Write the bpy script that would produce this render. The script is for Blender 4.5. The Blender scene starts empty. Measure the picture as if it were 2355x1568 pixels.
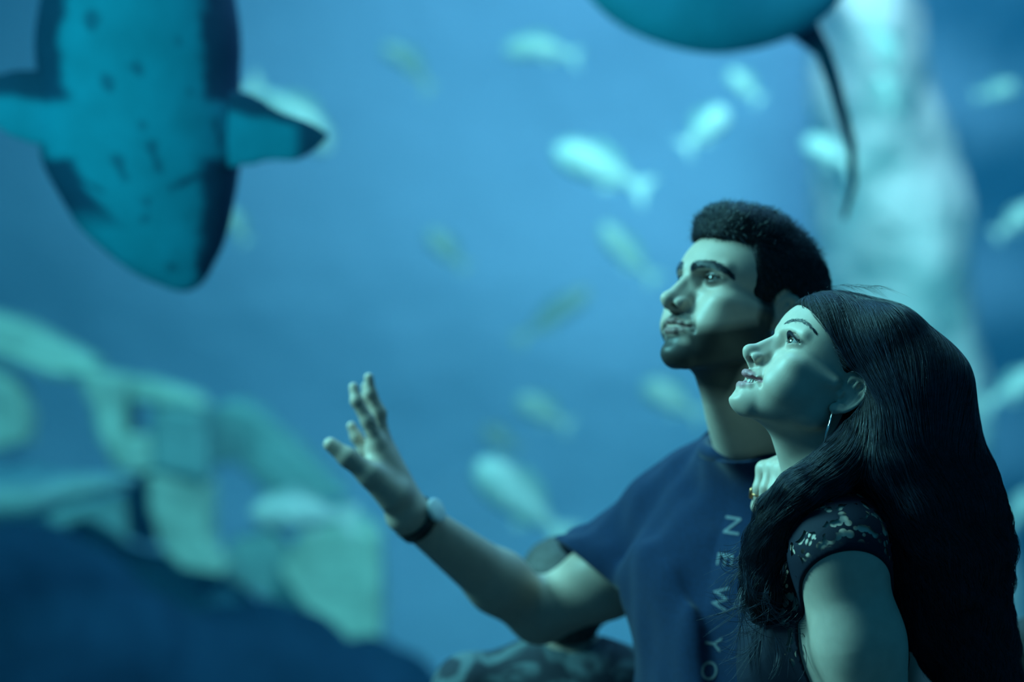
import bpy, bmesh, math, random
import numpy as np
from mathutils import Vector, Matrix

random.seed(7)
RNG = np.random.default_rng(11)
SC = bpy.context.scene
COL = SC.collection

# ------------------------------------------------------------------ camera
CAMZ = 1.52
FPX = 85.0 / 36.0 * 2355.0
cam_d = bpy.data.cameras.new('camera')
cam_d.lens = 85.0
cam_d.sensor_width = 36.0
cam_d.clip_end = 100
cam_d.dof.use_dof = True
cam_d.dof.focus_distance = 2.84
cam_d.dof.aperture_fstop = 1.9
cam = bpy.data.objects.new('camera', cam_d)
cam.location = (0, 0, CAMZ)
cam.rotation_euler = (math.pi / 2, 0, 0)
COL.objects.link(cam)
SC.camera = cam

# ------------------------------------------------------------------ colour management
SC.view_settings.view_transform = 'Standard'
SC.view_settings.look = 'None'
SC.view_settings.gamma = 1.0
SC.view_settings.use_curve_mapping = False
SC.view_settings.exposure = 0.0
SC.cycles.use_denoising = True
SC.cycles.use_adaptive_sampling = True
SC.cycles.adaptive_threshold = 0.025
SC.cycles.adaptive_min_samples = 16
SC.cycles.max_bounces = 5
SC.cycles.diffuse_bounces = 2
SC.cycles.glossy_bounces = 2
SC.cycles.transmission_bounces = 2
SC.cycles.volume_bounces = 0
SC.cycles.transparent_max_bounces = 10
SC.cycles.caustics_reflective = False
SC.cycles.caustics_refractive = False

# ------------------------------------------------------------------ world
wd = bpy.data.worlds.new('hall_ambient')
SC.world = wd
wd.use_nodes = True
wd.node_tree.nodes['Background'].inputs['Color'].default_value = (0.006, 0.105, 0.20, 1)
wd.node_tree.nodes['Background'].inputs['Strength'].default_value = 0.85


def px(x, y, d):
    """a pixel of the 2355x1568 frame at a given distance -> world point"""
    return np.array([(x - 1177.5) * d / FPX, d, CAMZ - (y - 784.0) * d / FPX])


# ------------------------------------------------------------------ lights
def area(name, loc, target, size, power, color, size_y=None, spread=None):
    ld = bpy.data.lights.new(name, 'AREA')
    ld.energy = power
    ld.color = color
    ld.size = size
    if size_y:
        ld.shape = 'RECTANGLE'
        ld.size_y = size_y
    if spread:
        ld.spread = math.radians(spread)
    o = bpy.data.objects.new(name, ld)
    o.location = loc
    o.rotation_euler = (Vector(target) - Vector(loc)).to_track_quat('-Z', 'Y').to_euler()
    COL.objects.link(o)
    return o


def spot(name, loc, target, power, color, angle, blend=1.0, radius=0.3):
    ld = bpy.data.lights.new(name, 'SPOT')
    ld.energy = power
    ld.color = color
    ld.spot_size = math.radians(angle)
    ld.spot_blend = blend
    ld.shadow_soft_size = radius
    o = bpy.data.objects.new(name, ld)
    o.location = loc
    o.rotation_euler = (Vector(target) - Vector(loc)).to_track_quat('-Z', 'Y').to_euler()
    COL.objects.link(o)
    return o


# key stands in for the tank's glow (upper left), two added fills, tank lamp behind
area('tank_glow_key', (-2.6, 3.2, 3.3), (0.6, 3.0, 1.4), 1.0, 205, (0.235, 0.87, 0.92))
spot('shark_fill', (-1.85, 2.2, 1.9), (-0.72, 4.0, 2.0), 115, (0.05, 0.88, 1.0), 46)  # added fill, brightens the belly of the big shark
area('top_fill', (-0.6, 3.4, 4.4), (0.2, 3.2, 1.3), 1.4, 50, (0.24, 0.88, 0.96))  # added fill above the couple for arm tops, heads and shoulders
area('tank_rim_light', (0.9, 5.0, 4.3), (0.6, 2.9, 1.4), 2.4, 80, (0.20, 0.58, 1.0))
# lamps over the tank water
area('water_lamp', (1.35, 9.6, 5.4), (1.15, 12.8, 2.4), 1.6, 112, (0.72, 0.76, 1.0), spread=105)
area('water_lamp_front', (-0.6, 6.3, 5.6), (-0.8, 8.6, 0.8), 2.0, 60, (0.12, 0.80, 0.86))
area('fish_fill', (1.5, 4.6, 5.0), (1.3, 8.8, 2.1), 1.4, 105, (0.45, 0.92, 1.0), spread=95)  # added fill for the camera-facing sides of the fish

# ------------------------------------------------------------------ materials
def material(name, color=(0.5, 0.5, 0.5), rough=0.6, spec=0.5, metallic=0.0, attr=None, noise=None,
             bump=None, sheen=0.0, sss=0.0, coat=0.0):
    """procedural principled material; attr: colour attribute used as base; noise=(scale, amount) mottles the colour;
    bump=(scale, strength, distance)"""
    m = bpy.data.materials.new(name)
    m.use_nodes = True
    nt = m.node_tree
    b = nt.nodes['Principled BSDF']
    b.inputs['Roughness'].default_value = rough
    b.inputs['Specular IOR Level'].default_value = spec
    b.inputs['Metallic'].default_value = metallic
    if sheen:
        b.inputs['Sheen Weight'].default_value = sheen
    if coat:
        b.inputs['Coat Weight'].default_value = coat
        b.inputs['Coat Roughness'].default_value = 0.1
    if sss:
        b.inputs['Subsurface Weight'].default_value = sss
        b.inputs['Subsurface Radius'].default_value = (0.012, 0.006, 0.004)
        b.inputs['Subsurface Scale'].default_value = 0.5
    tc = nt.nodes.new('ShaderNodeTexCoord')
    if attr:
        a = nt.nodes.new('ShaderNodeAttribute')
        a.attribute_name = attr
        src = a.outputs['Color']
    else:
        rgb = nt.nodes.new('ShaderNodeRGB')
        rgb.outputs[0].default_value = (*color, 1)
        src = rgb.outputs[0]
    if noise:
        n = nt.nodes.new('ShaderNodeTexNoise')
        n.inputs['Scale'].default_value = noise[0]
        n.inputs['Detail'].default_value = 5
        nt.links.new(tc.outputs['Object'], n.inputs['Vector'])
        mr = nt.nodes.new('ShaderNodeMapRange')
        mr.inputs['From Min'].default_value = 0.3
        mr.inputs['From Max'].default_value = 0.7
        mr.inputs['To Min'].default_value = 1 - noise[1]
        mr.inputs['To Max'].default_value = 1 + noise[1]
        nt.links.new(n.outputs['Fac'], mr.inputs['Value'])
        mx = nt.nodes.new('ShaderNodeVectorMath')
        mx.operation = 'SCALE'
        nt.links.new(src, mx.inputs[0])
        nt.links.new(mr.outputs[0], mx.inputs['Scale'])
        src = mx.outputs[0]
    nt.links.new(src, b.inputs['Base Color'])
    if bump:
        n2 = nt.nodes.new('ShaderNodeTexNoise')
        n2.inputs['Scale'].default_value = bump[0]
        n2.inputs['Detail'].default_value = 6
        nt.links.new(tc.outputs['Object'], n2.inputs['Vector'])
        bp = nt.nodes.new('ShaderNodeBump')
        bp.inputs['Strength'].default_value = bump[1]
        bp.inputs['Distance'].default_value = bump[2]
        nt.links.new(n2.outputs['Fac'], bp.inputs['Height'])
        nt.links.new(bp.outputs['Normal'], b.inputs['Normal'])
    return m


M = {}
M['skin'] = material('skin', attr='Col', rough=0.48, spec=0.4, noise=(60, 0.06), bump=(900, 0.12, 0.0006), sss=0.15)
M['eye'] = material('eye', attr='Col', rough=0.12, spec=0.6, noise=(300, 0.05))
M['hair'] = material('hair_black', (0.020, 0.028, 0.050), rough=0.36, spec=0.5, noise=(120, 0.4))
M['hair_base'] = material('hair_base', (0.006, 0.007, 0.010), rough=0.6, spec=0.15, noise=(200, 0.4), bump=(240, 0.4, 0.004))
M['tee'] = material('tee_cotton', (0.004, 0.020, 0.060), rough=0.9, spec=0.1, noise=(220, 0.18), bump=(500, 0.35, 0.001), sheen=0.15)
M['print'] = material('chest_print', (0.13, 0.16, 0.19), rough=0.8, noise=(300, 0.15))
M['denim'] = material('denim', (0.02, 0.028, 0.05), rough=0.9, noise=(150, 0.2), bump=(400, 0.3, 0.001))
M['shoe'] = material('shoe_leather', (0.02, 0.02, 0.02), rough=0.5, noise=(80, 0.2))
M['teeth'] = material('teeth', (0.75, 0.72, 0.66), rough=0.25, noise=(200, 0.05))
M['silver'] = material('silver', (0.8, 0.8, 0.8), rough=0.18, metallic=1.0, noise=(100, 0.05))
M['copper'] = material('ring_copper', (0.75, 0.32, 0.15), rough=0.3, metallic=1.0, noise=(100, 0.1))
M['dial_glare'] = material('watch_glare', (0.80, 0.82, 0.80), rough=0.25, spec=0.6, noise=(100, 0.05))  # white colour stands for the tank's reflection on the watch
M['strap'] = material('watch_strap', (0.012, 0.012, 0.015), rough=0.5, noise=(90, 0.2))

# ------------------------------------------------------------------ signed distance toolkit
def ell(p, c, r):
    q = p - np.asarray(c, np.float32)
    r = np.asarray(r, np.float32)
    a = q / r
    k0 = np.sqrt((a * a).sum(1)) + 1e-6
    b = a / r
    k1 = np.sqrt((b * b).sum(1)) + 1e-9
    return k0 * (k0 - 1.0) / k1


def cap(p, a, b, ra, rb=None):
    rb = ra if rb is None else rb
    a = np.asarray(a, np.float32); b = np.asarray(b, np.float32)
    ba = b - a
    pa = p - a
    t = np.clip((pa @ ba) / max(float(ba @ ba), 1e-9), 0, 1)
    q = pa - t[:, None] * ba
    return np.sqrt((q * q).sum(1)) - (ra + (rb - ra) * t)


def chain(p, pts, rad, k):
    d = None
    for i in range(len(pts) - 1):
        c = cap(p, pts[i], pts[i + 1], rad[i], rad[i + 1])
        d = c if d is None else smin(d, c, k)
    return d


def smin(a, b, k):
    h = np.maximum(k - np.abs(a - b), 0) / k
    return np.minimum(a, b) - h * h * k * 0.25


def smax(a, b, k):
    h = np.maximum(k - np.abs(a - b), 0) / k
    return np.maximum(a, b) + h * h * k * 0.25


def frame(yaw, pitch=0.0, roll=0.0):
    """rows: right, forward, up; yaw 0 faces world -X, positive turns towards the camera"""
    y, t = math.radians(yaw), math.radians(pitch)
    f0 = np.array([-math.cos(y), -math.sin(y), 0.0])
    up = np.array([0, 0, 1.0])
    f = f0 * math.cos(t) + up * math.sin(t)
    u = up * math.cos(t) - f0 * math.sin(t)
    r = np.cross(f, u)
    q = math.radians(roll)
    r2 = r * math.cos(q) + u * math.sin(q)
    u2 = u * math.cos(q) - r * math.sin(q)
    return np.array([r2, f, u2])


def mesh_sdf(f, lo, hi, h, project=1, levels=3):
    lo = np.asarray(lo, float); hi = np.asarray(hi, float)
    H = h * 2 ** levels
    n = np.ceil((hi - lo) / H).astype(int) + 1
    g = np.stack(np.meshgrid(*[np.arange(k) for k in n], indexing='ij'), -1).reshape(-1, 3)
    s = H
    for lv in range(levels + 1):
        ctr = (lo + (g + 0.5) * s).astype(np.float32)
        d = f(ctr)
        g = g[np.abs(d) < s * (1.9 if lv < levels else 1.3)]
        if lv < levels:
            o = np.array([[i, j, k] for i in (0, 1) for j in (0, 1) for k in (0, 1)])
            g = (g[:, None] * 2 + o).reshape(-1, 3)
            s *= 0.5
    g = g + 1
    MX = int(g.max()) + 4
    enc = lambda a: (a[..., 0].astype(np.int64) * MX + a[..., 1]) * MX + a[..., 2]
    o = np.array([[i, j, k] for i in (0, 1) for j in (0, 1) for k in (0, 1)])
    ck = enc(g[:, None] + o)
    uk, inv = np.unique(ck, return_inverse=True)
    inv = inv.reshape(ck.shape)
    uc = np.stack([uk // (MX * MX), (uk // MX) % MX, uk % MX], -1)
    val = f((lo + (uc - 1) * h).astype(np.float32))
    v8 = val[inv]
    act = (v8.min(1) < 0) & (v8.max(1) >= 0)
    g = g[act]; v8 = v8[act]
    E = [(a, b) for a in range(8) for b in range(a + 1, 8) if bin(a ^ b).count('1') == 1]
    acc = np.zeros((len(g), 3)); cnt = np.zeros(len(g))
    for a, b in E:
        va, vb = v8[:, a], v8[:, b]
        c = (va < 0) != (vb < 0)
        t = np.where(c, va / np.where(c, va - vb, 1), 0)
        acc += np.where(c[:, None], o[a] + t[:, None] * (o[b] - o[a]), 0)
        cnt += c
    V = lo + (g - 1 + acc / cnt[:, None]) * h
    key = enc(g)
    order = np.argsort(key)
    sk = key[order]

    def find(a):
        k = enc(a)
        i = np.clip(np.searchsorted(sk, k), 0, len(sk) - 1)
        return np.where(sk[i] == k, order[i], -1)
    F = []
    for ax in range(3):
        b, c = (ax + 1) % 3, (ax + 2) % 3
        e1 = 1 << (2 - ax)
        v0, v1 = v8[:, 0], v8[:, e1]
        m = (v0 < 0) != (v1 < 0)
        gi = g[m]
        db = np.zeros(3, int); db[b] = 1
        dc = np.zeros(3, int); dc[c] = 1
        q = np.stack([np.nonzero(m)[0], find(gi - db), find(gi - db - dc), find(gi - dc)], 1)
        ins = v0[m] < 0
        q[~ins] = q[~ins][:, ::-1]
        F.append(q[(q >= 0).all(1)])
    F = np.concatenate(F)
    for _ in range(project):
        e = h * 0.4
        P = V.astype(np.float32)
        d = f(P)
        G = np.stack([f(P + np.eye(3, dtype=np.float32)[i] * e) - d for i in range(3)], 1) / e
        gl = (G * G).sum(1)
        st = np.clip(-d / np.maximum(gl, 0.15), -h, h)
        V = V + G * st[:, None]
    return V, F


def grad(f, P, e=0.0015):
    P = P.astype(np.float32)
    d = f(P)
    G = np.stack([f(P + np.eye(3, dtype=np.float32)[i] * e) - d for i in range(3)], 1) / e
    return d, G / (np.linalg.norm(G, axis=1, keepdims=True) + 1e-9)


def new_mesh(name, V, F, mat, parent=None, base=(0, 0, 0), smooth=True, col=None, attrs=None):
    V = np.asarray(V, float) - np.asarray(base, float)
    me = bpy.data.meshes.new(name)
    if isinstance(F, np.ndarray):
        nf, k = F.shape
        me.vertices.add(len(V))
        me.vertices.foreach_set('co', V.astype(np.float32).ravel())
        me.loops.add(nf * k)
        me.loops.foreach_set('vertex_index', F.astype(np.int32).ravel())
        me.polygons.add(nf)
        me.polygons.foreach_set('loop_start', np.arange(0, nf * k, k, dtype=np.int32))
        me.polygons.foreach_set('loop_total', np.full(nf, k, np.int32))
        me.update(calc_edges=True)
        me.validate()
    else:
        me.from_pydata([tuple(v) for v in V], [], F)
        me.update()
    if smooth:
        me.polygons.foreach_set('use_smooth', np.ones(len(me.polygons), bool))
    if col is not None:
        a = me.color_attributes.new('Col', 'FLOAT_COLOR', 'POINT')
        c4 = np.ones((len(V), 4), np.float32)
        c4[:, :3] = col
        a.data.foreach_set('color', c4.ravel())
    for k, vals in (attrs or {}).items():
        a = me.attributes.new(k, 'FLOAT', 'POINT')
        a.data.foreach_set('value', np.asarray(vals, np.float32))
    me.materials.append(mat)
    ob = bpy.data.objects.new(name, me)
    COL.objects.link(ob)
    if parent is not None:
        ob.parent = parent
    else:
        ob.location = base
    return ob


def tag(o, label=None, cat=None, group=None, kind=None):
    if label: o['label'] = label
    if cat: o['category'] = cat
    if group: o['group'] = group
    if kind: o['kind'] = kind
    return o


def thing(name, label, cat, loc=(0, 0, 0), group=None):
    o = bpy.data.objects.new(name, None)
    o.location = loc
    o.empty_display_size = 0.1
    COL.objects.link(o)
    return tag(o, label, cat, group)


def strands(paths, rad):
    """3-sided tubes along paths (N,K,3); rad (N,) or (N,K)"""
    N, K, _ = paths.shape
    T = np.gradient(paths, axis=1)
    T /= np.linalg.norm(T, axis=2, keepdims=True) + 1e-9
    ref = np.array([0.31, 0.47, 0.83])
    A = np.cross(T, ref); A /= np.linalg.norm(A, axis=2, keepdims=True) + 1e-9
    B = np.cross(T, A)
    rad = np.asarray(rad, float)
    if rad.ndim == 1:
        rad = rad[:, None] * (1 - 0.75 * np.linspace(0, 1, K)[None] ** 3)
    V = np.stack([paths + rad[..., None] * (math.cos(a) * A + math.sin(a) * B) for a in (0, 2.094, 4.189)], 2)
    idx = np.arange(N * K * 3).reshape(N, K, 3)
    F = []
    for s in range(3):
        t = (s + 1) % 3
        F.append(np.stack([idx[:, :-1, s], idx[:, :-1, t], idx[:, 1:, t], idx[:, 1:, s]], -1).reshape(-1, 4))
    return V.reshape(-1, 3), np.concatenate(F)


def sines(p, seed, freq, n=6):
    r = np.random.default_rng(seed)
    s = 0
    for _ in range(n):
        k = r.normal(size=3) * freq
        s = s + np.sin(p @ k.astype(np.float32) + r.uniform(0, 6.28))
    return s / n

Y_EYE = 63.5

# ------------------------------------------------------------------ head (millimetres; x right, y forward, z up; origin between the ears)
def head_sdf(p, q):
    p = p.astype(np.float32)
    x, y, z = p[:, 0], p[:, 1], p[:, 2]
    ax = np.abs(x)
    m = np.stack([ax, y, z], 1)
    jw, ch = q['jaw'], q['chin']
    d = ell(m, (0, -10, 46), (71, 88, 75))
    d = smin(d, ell(m, (0, 36, 50 - q.get('slope', 0)), (57, 45 + q['fore'], 42 - q.get('slope', 0) * 0.3)), 22)
    d = smin(d, ell(m, (0, 34, -2), (55, 50, 54)), 18)
    # cheekbones, arches, cheeks
    d = smin(d, ell(m, (45, 57, 3), (20, 22, 16)), 14)
    d = smin(d, cap(m, (52, 50, 4), (66, 12, 4), 8, 7), 12)
    d = smin(d, ell(m, (34, 60, -24), (25, 27, 28)), 14)
    d = smin(d, ell(m, (46, 33, -18), (21, 37, 32)), 16)
    # jaw
    d = smin(d, cap(m, (56 * jw, 2, -4), (50 * jw, 12, -42), 11, 11), 14)
    d = smin(d, cap(m, (50 * jw, 12, -42), (14, 70 + q['chin_y'] * 0.5, -62 - ch), 11.5, 13), 18)
    d = smin(d, ell(m, (0, 44, -36), (44 * jw, 46, 36)), 16)
    d = smin(d, ell(m, (0, 74 + q['chin_y'], -60 - ch), (20, 19, 16)), 14)
    # muzzle
    d = smin(d, ell(m, (0, 68 + q['muz'], -30), (29, 29, 27)), 14)
    # brow ridge
    d = smin(d, cap(m, (9, 76 + q['fore'], 41), (44, 64, 44), q['brow'], q['brow'] - 2), 10)
    # eye sockets
    d = smax(d, -ell(m, (33, 86, 28), (19, 17, 11.5)), 9)
    d = smax(d, -ell(m, (17, 88, 26), (6, 13, 9)), 8)
    # nose
    nt = q['nose']
    nw = q['nose_w']
    n = cap(m, (0, 78 + q['fore'], 34), (0, 103 + nt, 4), 5.5, 6.3)
    n = smin(n, cap(m, (6, 74, 26), (9 * nw, 88, 0), 6, 6.5), 7)
    n = smin(n, cap(m, (0, 74, 27), (0, 92.5 + nt * 0.5, -1), 8.5, 12.5 * nw), 8)
    n = smin(n, ell(m, (0, 106.5 + nt, -1 + q['tip_z']), (9 * nw, 9.5, 8.5)), 6)
    n = smin(n, ell(m, (11.8 * nw, 94.0 + nt * 0.5, -5), (6.6 * nw, 12, 7.6)), 4)
    n = smin(n, cap(m, (0, 107 + nt, -6), (0, 98, -13), 4.2, 4.6), 5)
    d = smin(d, n, 6)
    # crease round the wing of the nose
    d = smax(d, -cap(m, (19 * nw, 93, -3), (15 * nw, 96, -13), 1.5, 1.5), 3.5)
    d = smax(d, -ell(m, (8.8 * nw, 103.0 + nt * 0.6, -10.4), (4.6, 6.4, 4.6)), 1.6)
    # lips
    op = q['mouth']
    cy = q.get('corner_z', -32)
    up = [(0, 97.5 + q['lipy'], -26.0), (5, 98.0 + q['lipy'], -25.3), (15, 93.5 + q['lipy'] * 0.6, -28.0 + (cy + 32) * 0.4), (25.5, 83.5, cy)]
    lo_ = [(0, 96.2 + q['lipy'], -37.5 - op), (8, 95.6 + q['lipy'], -37.3 - op), (17, 90.5 + q['lipy'] * 0.6, -35.6 - op * 0.7 + (cy + 32) * 0.3), (25.5, 83.5, cy - 0.5)]
    fl = q['lip']
    d = smin(d, chain(m, up, [4.3 * fl, 4.2 * fl, 3.4 * fl, 1.8], 3), 3.5)
    d = smin(d, chain(m, lo_, [5.4 * fl, 5.2 * fl, 4.2 * fl, 1.8], 3), 3.5)
    # the mouth line follows the upper lip
    if op > 0:
        zz = -31.4 - op * 0.5
        ms = chain(m, [(0, 100, zz), (10, 98, zz + 0.2), (18, 93, zz + 0.8 + (cy + 32) * 0.3), (24.5, 86.0, cy)],
                   [1.2 + op * 0.55, 1.4 + op * 0.55, 2.0 + op * 0.5, 1.8], 2)
        ms = np.minimum(ms, ell(m, (0, 88, zz), (21, 14, 2.4 + op * 0.5)))
        d = smax(d, -ms, 1.4)
    else:
        ms = chain(m, [(0, 103.0 + q['lipy'], -31.6), (10, 101.0 + q['lipy'], -31.4), (25.5, 86.5, cy)], [1.6, 1.5, 1.0], 2)
        d = smax(d, -ms, 3.0)
    # corner dimple, chin groove, philtrum, fold from nose to mouth
    d = smax(d, -ell(m, (29.5, 87, cy), (3.2 * q['dimple'], 5 * q['dimple'], 5 * q['dimple'])), 4)
    d = smax(d, -ell(m, (0, 103.5 + q['chin_y'] * 0.5, -50 - op), (17, 9, 4.5)), 8)
    d = smax(d, -cap(m, (0, 106, -16), (0, 105.5, -23), 2.2, 2.6), 3)
    d = smax(d, -cap(m, (22, 93.5, -10), (33, 84, -34), q['fold'], q['fold'] * 0.8), 7)
    # lids over the eyeball
    ez = 30.5
    lid = ell(m, (31, Y_EYE, ez), (14.6, 14.0, 13.6))
    d = smin(d, lid, 4.5)
    # opening between the lids
    t = (ax - 31.5) / 13.6
    zc = ez + 0.3 - 0.05 * (ax - 31.5) * -1.0 * q['slant']
    hh = np.maximum(1 - t * t, -0.4)
    top = (z - zc) - q['eye_up'] * hh
    bot = -(z - zc) - q['eye_lo'] * hh
    slit = np.maximum(np.maximum(top, bot), np.maximum(Y_EYE - 1.5 - y, np.abs(ax - 31.5) - 13.2))
    d = smax(d, -slit, 1.2)
    # crease of the upper lid
    cr = np.sqrt(((z - zc) - (q['eye_up'] + 4.2) * np.sqrt(np.maximum(hh, 0.05))) ** 2 + (np.sqrt((ax - 31) ** 2 + (y - Y_EYE) ** 2 + (z - ez) ** 2) - 15) ** 2) - 0.9
    cr = np.maximum(cr, np.abs(ax - 31.5) - 13)
    d = smax(d, -cr, 2.2)
    # ears
    s = q['ear']
    c = np.array([67.5, -9, -1], np.float32)
    eb = np.array([0.36, -0.92, -0.24]); eb /= np.linalg.norm(eb)
    ev = np.array([-0.02, -0.27, 0.96]); ev -= eb * (ev @ eb); ev /= np.linalg.norm(ev)
    eo = -np.cross(eb, ev)
    if eo[0] < 0: eo = -eo
    w3 = (m - c) @ np.stack([eb, ev, eo], 1).astype(np.float32) / s
    u, v, w = w3[:, 0], w3[:, 1], w3[:, 2]
    near = (np.abs(u - 5) < 30) & (np.abs(v) < 46) & (np.abs(w) < 30)
    if near.any():
        u, v, w = u[near], v[near], w[near]
        e3 = np.stack([u, v, w], 1)
        wid = 16.5 + 0.10 * v
        k = np.sqrt(((u - 5) / wid) ** 2 + ((v - 2) / 30) ** 2)
        out = (k - 1) * 17
        plate = smax(out + 1.5, np.abs(w - 1.5 - 0.10 * (u - 5)) - 2.4, 3)
        helix = np.sqrt((out + 2.2) ** 2 + (w - 4.2 - 0.12 * (u - 5)) ** 2) - 2.9
        helix = smax(helix, (-u - 4 - 0.35 * (v + 4)) * 0.9, 2)
        helix = smax(helix, -(v + 27), 3)
        k2 = np.sqrt(((u - 4.5) / (wid * 0.58)) ** 2 + ((v + 3) / 19) ** 2)
        anti = np.sqrt(((k2 - 1) * 10) ** 2 + (w - 4.2) ** 2) - 2.5
        anti = smax(anti, -(u - 2 + 0.18 * v), 3)
        e = smin(plate, helix, 2)
        e = smin(e, anti, 2.2)
        e = smin(e, ell(e3, (-5.5, -7, 3.5), (3.6, 5.5, 3.4)), 2.5)      # tragus
        e = smin(e, ell(e3, (4.5, -17.5, 4.2), (4, 3.4, 3)), 2.5)        # antitragus
        e = smin(e, ell(e3, (-0.5, -25.5, 2.2), (7.8, 7.6, 3.8)), 4)     # lobe
        e = smax(e, -ell(e3, (2.0, -7, 8.2), (6.2, 9.5, 6.6)), 2)          # bowl
        e = smax(e, -ell(e3, (8, 14, 6.0), (4.2, 9, 3.6)), 2)            # hollow under the rim
        # back of the ear joins the head
        dn = d[near]
        d[near] = smin(dn, e * s, 3)
    return d


def head_color(p, q):
    """skin colour attribute from head-local position in mm: lips, painted shade of eye sockets, nostrils and mouth, beard"""
    x, y, z = p[:, 0], p[:, 1], p[:, 2]
    ax = np.abs(x)
    m = np.stack([ax, y, z], 1)
    col = np.tile(np.array(q['skin'], np.float32), (len(p), 1))

    def mix(c, f):
        nonlocal col
        f = np.clip(f, 0, 1)[:, None]
        col = col * (1 - f) + np.array(c, np.float32) * f
    op = q['mouth']; cy = q.get('corner_z', -32); fl = q['lip']
    head = (y > 50)
    up = [(0, 97.5 + q['lipy'], -26.0), (5, 98.0 + q['lipy'], -25.3), (15, 93.5 + q['lipy'] * 0.6, -28.0 + (cy + 32) * 0.4), (25.5, 83.5, cy)]
    lo_ = [(0, 96.2 + q['lipy'], -37.5 - op), (8, 95.6 + q['lipy'], -37.3 - op), (17, 90.5 + q['lipy'] * 0.6, -35.6 - op * 0.7 + (cy + 32) * 0.3), (25.5, 83.5, cy - 0.5)]
    dl = np.minimum(chain(m, up, [4.3 * fl, 4.2 * fl, 3.4 * fl, 1.8], 3), chain(m, lo_, [5.4 * fl, 5.2 * fl, 4.2 * fl, 1.8], 3))
    if q['beard'] > 0:
        jawline = -4 - 0.36 * (y - 25)
        b = np.clip((jawline - z) / 16, 0, 1) * np.clip((y + 5) / 14, 0, 1) * np.clip((z + 112) / 22, 0, 1)
        cheek = np.sqrt(((ax - 36) / 26) ** 2 + ((y - 66) / 60) ** 2 + ((z + 6) / 30) ** 2)
        b = b * np.clip((cheek - 0.62) / 0.30, 0.0, 1)
        side = np.clip((28 - y) / 10, 0, 1) * np.clip((y + 2) / 6, 0, 1) * np.clip((42 - z) / 20, 0, 1) * np.clip((z + 60) / 20, 0, 1) * (ax > 40)
        b = np.maximum(b, side)
        mou = np.clip(1.15 - np.sqrt(((ax) / 27) ** 2 + ((z + 20.5) / 6.5) ** 2), 0, 1) * 2.2 * (y > 70)
        b = np.maximum(b, np.clip(mou, 0, 1) * np.clip((-13 - z) / 3, 0, 1))
        nearmouth = np.clip((dl - 0.6) / 1.5, 0, 1)
        patch = np.clip(1 - np.sqrt(((ax - 20) / 9) ** 2 + ((z + 47) / 9) ** 2), 0, 1) * (y > 60)
        b = b * nearmouth * (1 - 0.75 * patch)
        cor = np.clip(1.5 - 1.2 * np.sqrt(((ax - 30) / 8) ** 2 + ((z + 33) / 11) ** 2), 0, 1) * (y > 66)
        b = np.maximum(b, cor * 0.9)
        mix(q['beard_col'], b * q['beard'])
    mix(q['lip_col'], np.clip(1.0 - dl / 1.1, 0, 1) * head * 0.9)
    if op > 0:
        zz = -31.4 - op * 0.5  # mouth hollow painted dark red, its shade put into the colour
        mix((0.06, 0.02, 0.022), np.clip((91.5 - y - 0.018 * ax * ax) / 2, 0, 1) * (np.abs(z - zz) < 9) * (ax < 24) * (y > 66))
    # eye make-up / lid tint; the man's dark lids carry painted socket shade
    de = np.sqrt(((ax - 31.5) / 20) ** 2 + ((z - 31) / 13) ** 2)
    mix(q['lid_col'], np.clip((1.0 - de) * 2, 0, 1) * head * (y < 96) * q['lid'])
    nq = np.stack([ax, y, z], 1)  # nostrils darkened in colour, painted shade of the hollow
    mix((0.02, 0.012, 0.012), np.clip(1.2 - ell(nq, (8.8 * q['nose_w'], 102.5 + q['nose'] * 0.6, -9.6), (3.6, 5.2, 3.4)) / 1.2, 0, 1) * 0.95)
    t = (ax - 31.5) / 13.6
    zc = 30.8 + 0.05 * (ax - 31.5) * q['slant']
    hh = np.maximum(1 - t * t, -0.4)
    e1 = np.abs((z - zc) - q['eye_up'] * hh - 0.3); e2 = np.abs(-(z - zc) - q['eye_lo'] * hh - 0.2)
    ln = np.maximum(np.clip(1.7 - e1 / 0.9, 0, 1), 0.7 * np.clip(1.4 - e2 / 0.8, 0, 1)) * (np.abs(t) < 1.1) * (y > Y_EYE + 4) * (y < Y_EYE + 17)
    mix((0.012, 0.010, 0.012), ln * 0.92)
    return col


def eyeball(parent, base, O, R, s, side, gaze, iris=(0.05, 0.028, 0.018), r=12.4, white=0.40):
    c = np.array([side * 31.0, Y_EYE, 30.5])
    n1, n2 = 40, 24
    V, F = [], []
    g = np.array(gaze, float); g /= np.linalg.norm(g)
    a = np.cross(g, (0, 0, 1.0)); a /= np.linalg.norm(a)
    b = np.cross(a, g)
    cols = []
    for i in range(n2 + 1):
        th = math.pi * i / n2
        # denser rings over the iris
        th = th * (0.45 + 0.55 * i / n2)
        for j in range(n1):
            ph = 2 * math.pi * j / n1
            rr = r + (0.7 * math.exp(-(th / 0.42) ** 4))
            v = c + rr * (math.cos(th) * g + math.sin(th) * (math.cos(ph) * a + math.sin(ph) * b))
            V.append(O + (v * s / 1000.0) @ R)
            if th < 0.20: cols.append((0.004, 0.004, 0.004))
            elif th < 0.50: cols.append(iris)
            elif th < 0.56: cols.append((0.02, 0.015, 0.012))
            else: cols.append((white, white * 0.96, white * 0.93))
    for i in range(n2):
        for j in range(n1):
            F.append((i * n1 + j, i * n1 + (j + 1) % n1, (i + 1) * n1 + (j + 1) % n1, (i + 1) * n1 + j))
    return new_mesh('eye', np.array(V), F, M['eye'], parent, base, col=np.array(cols, np.float32))


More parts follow.
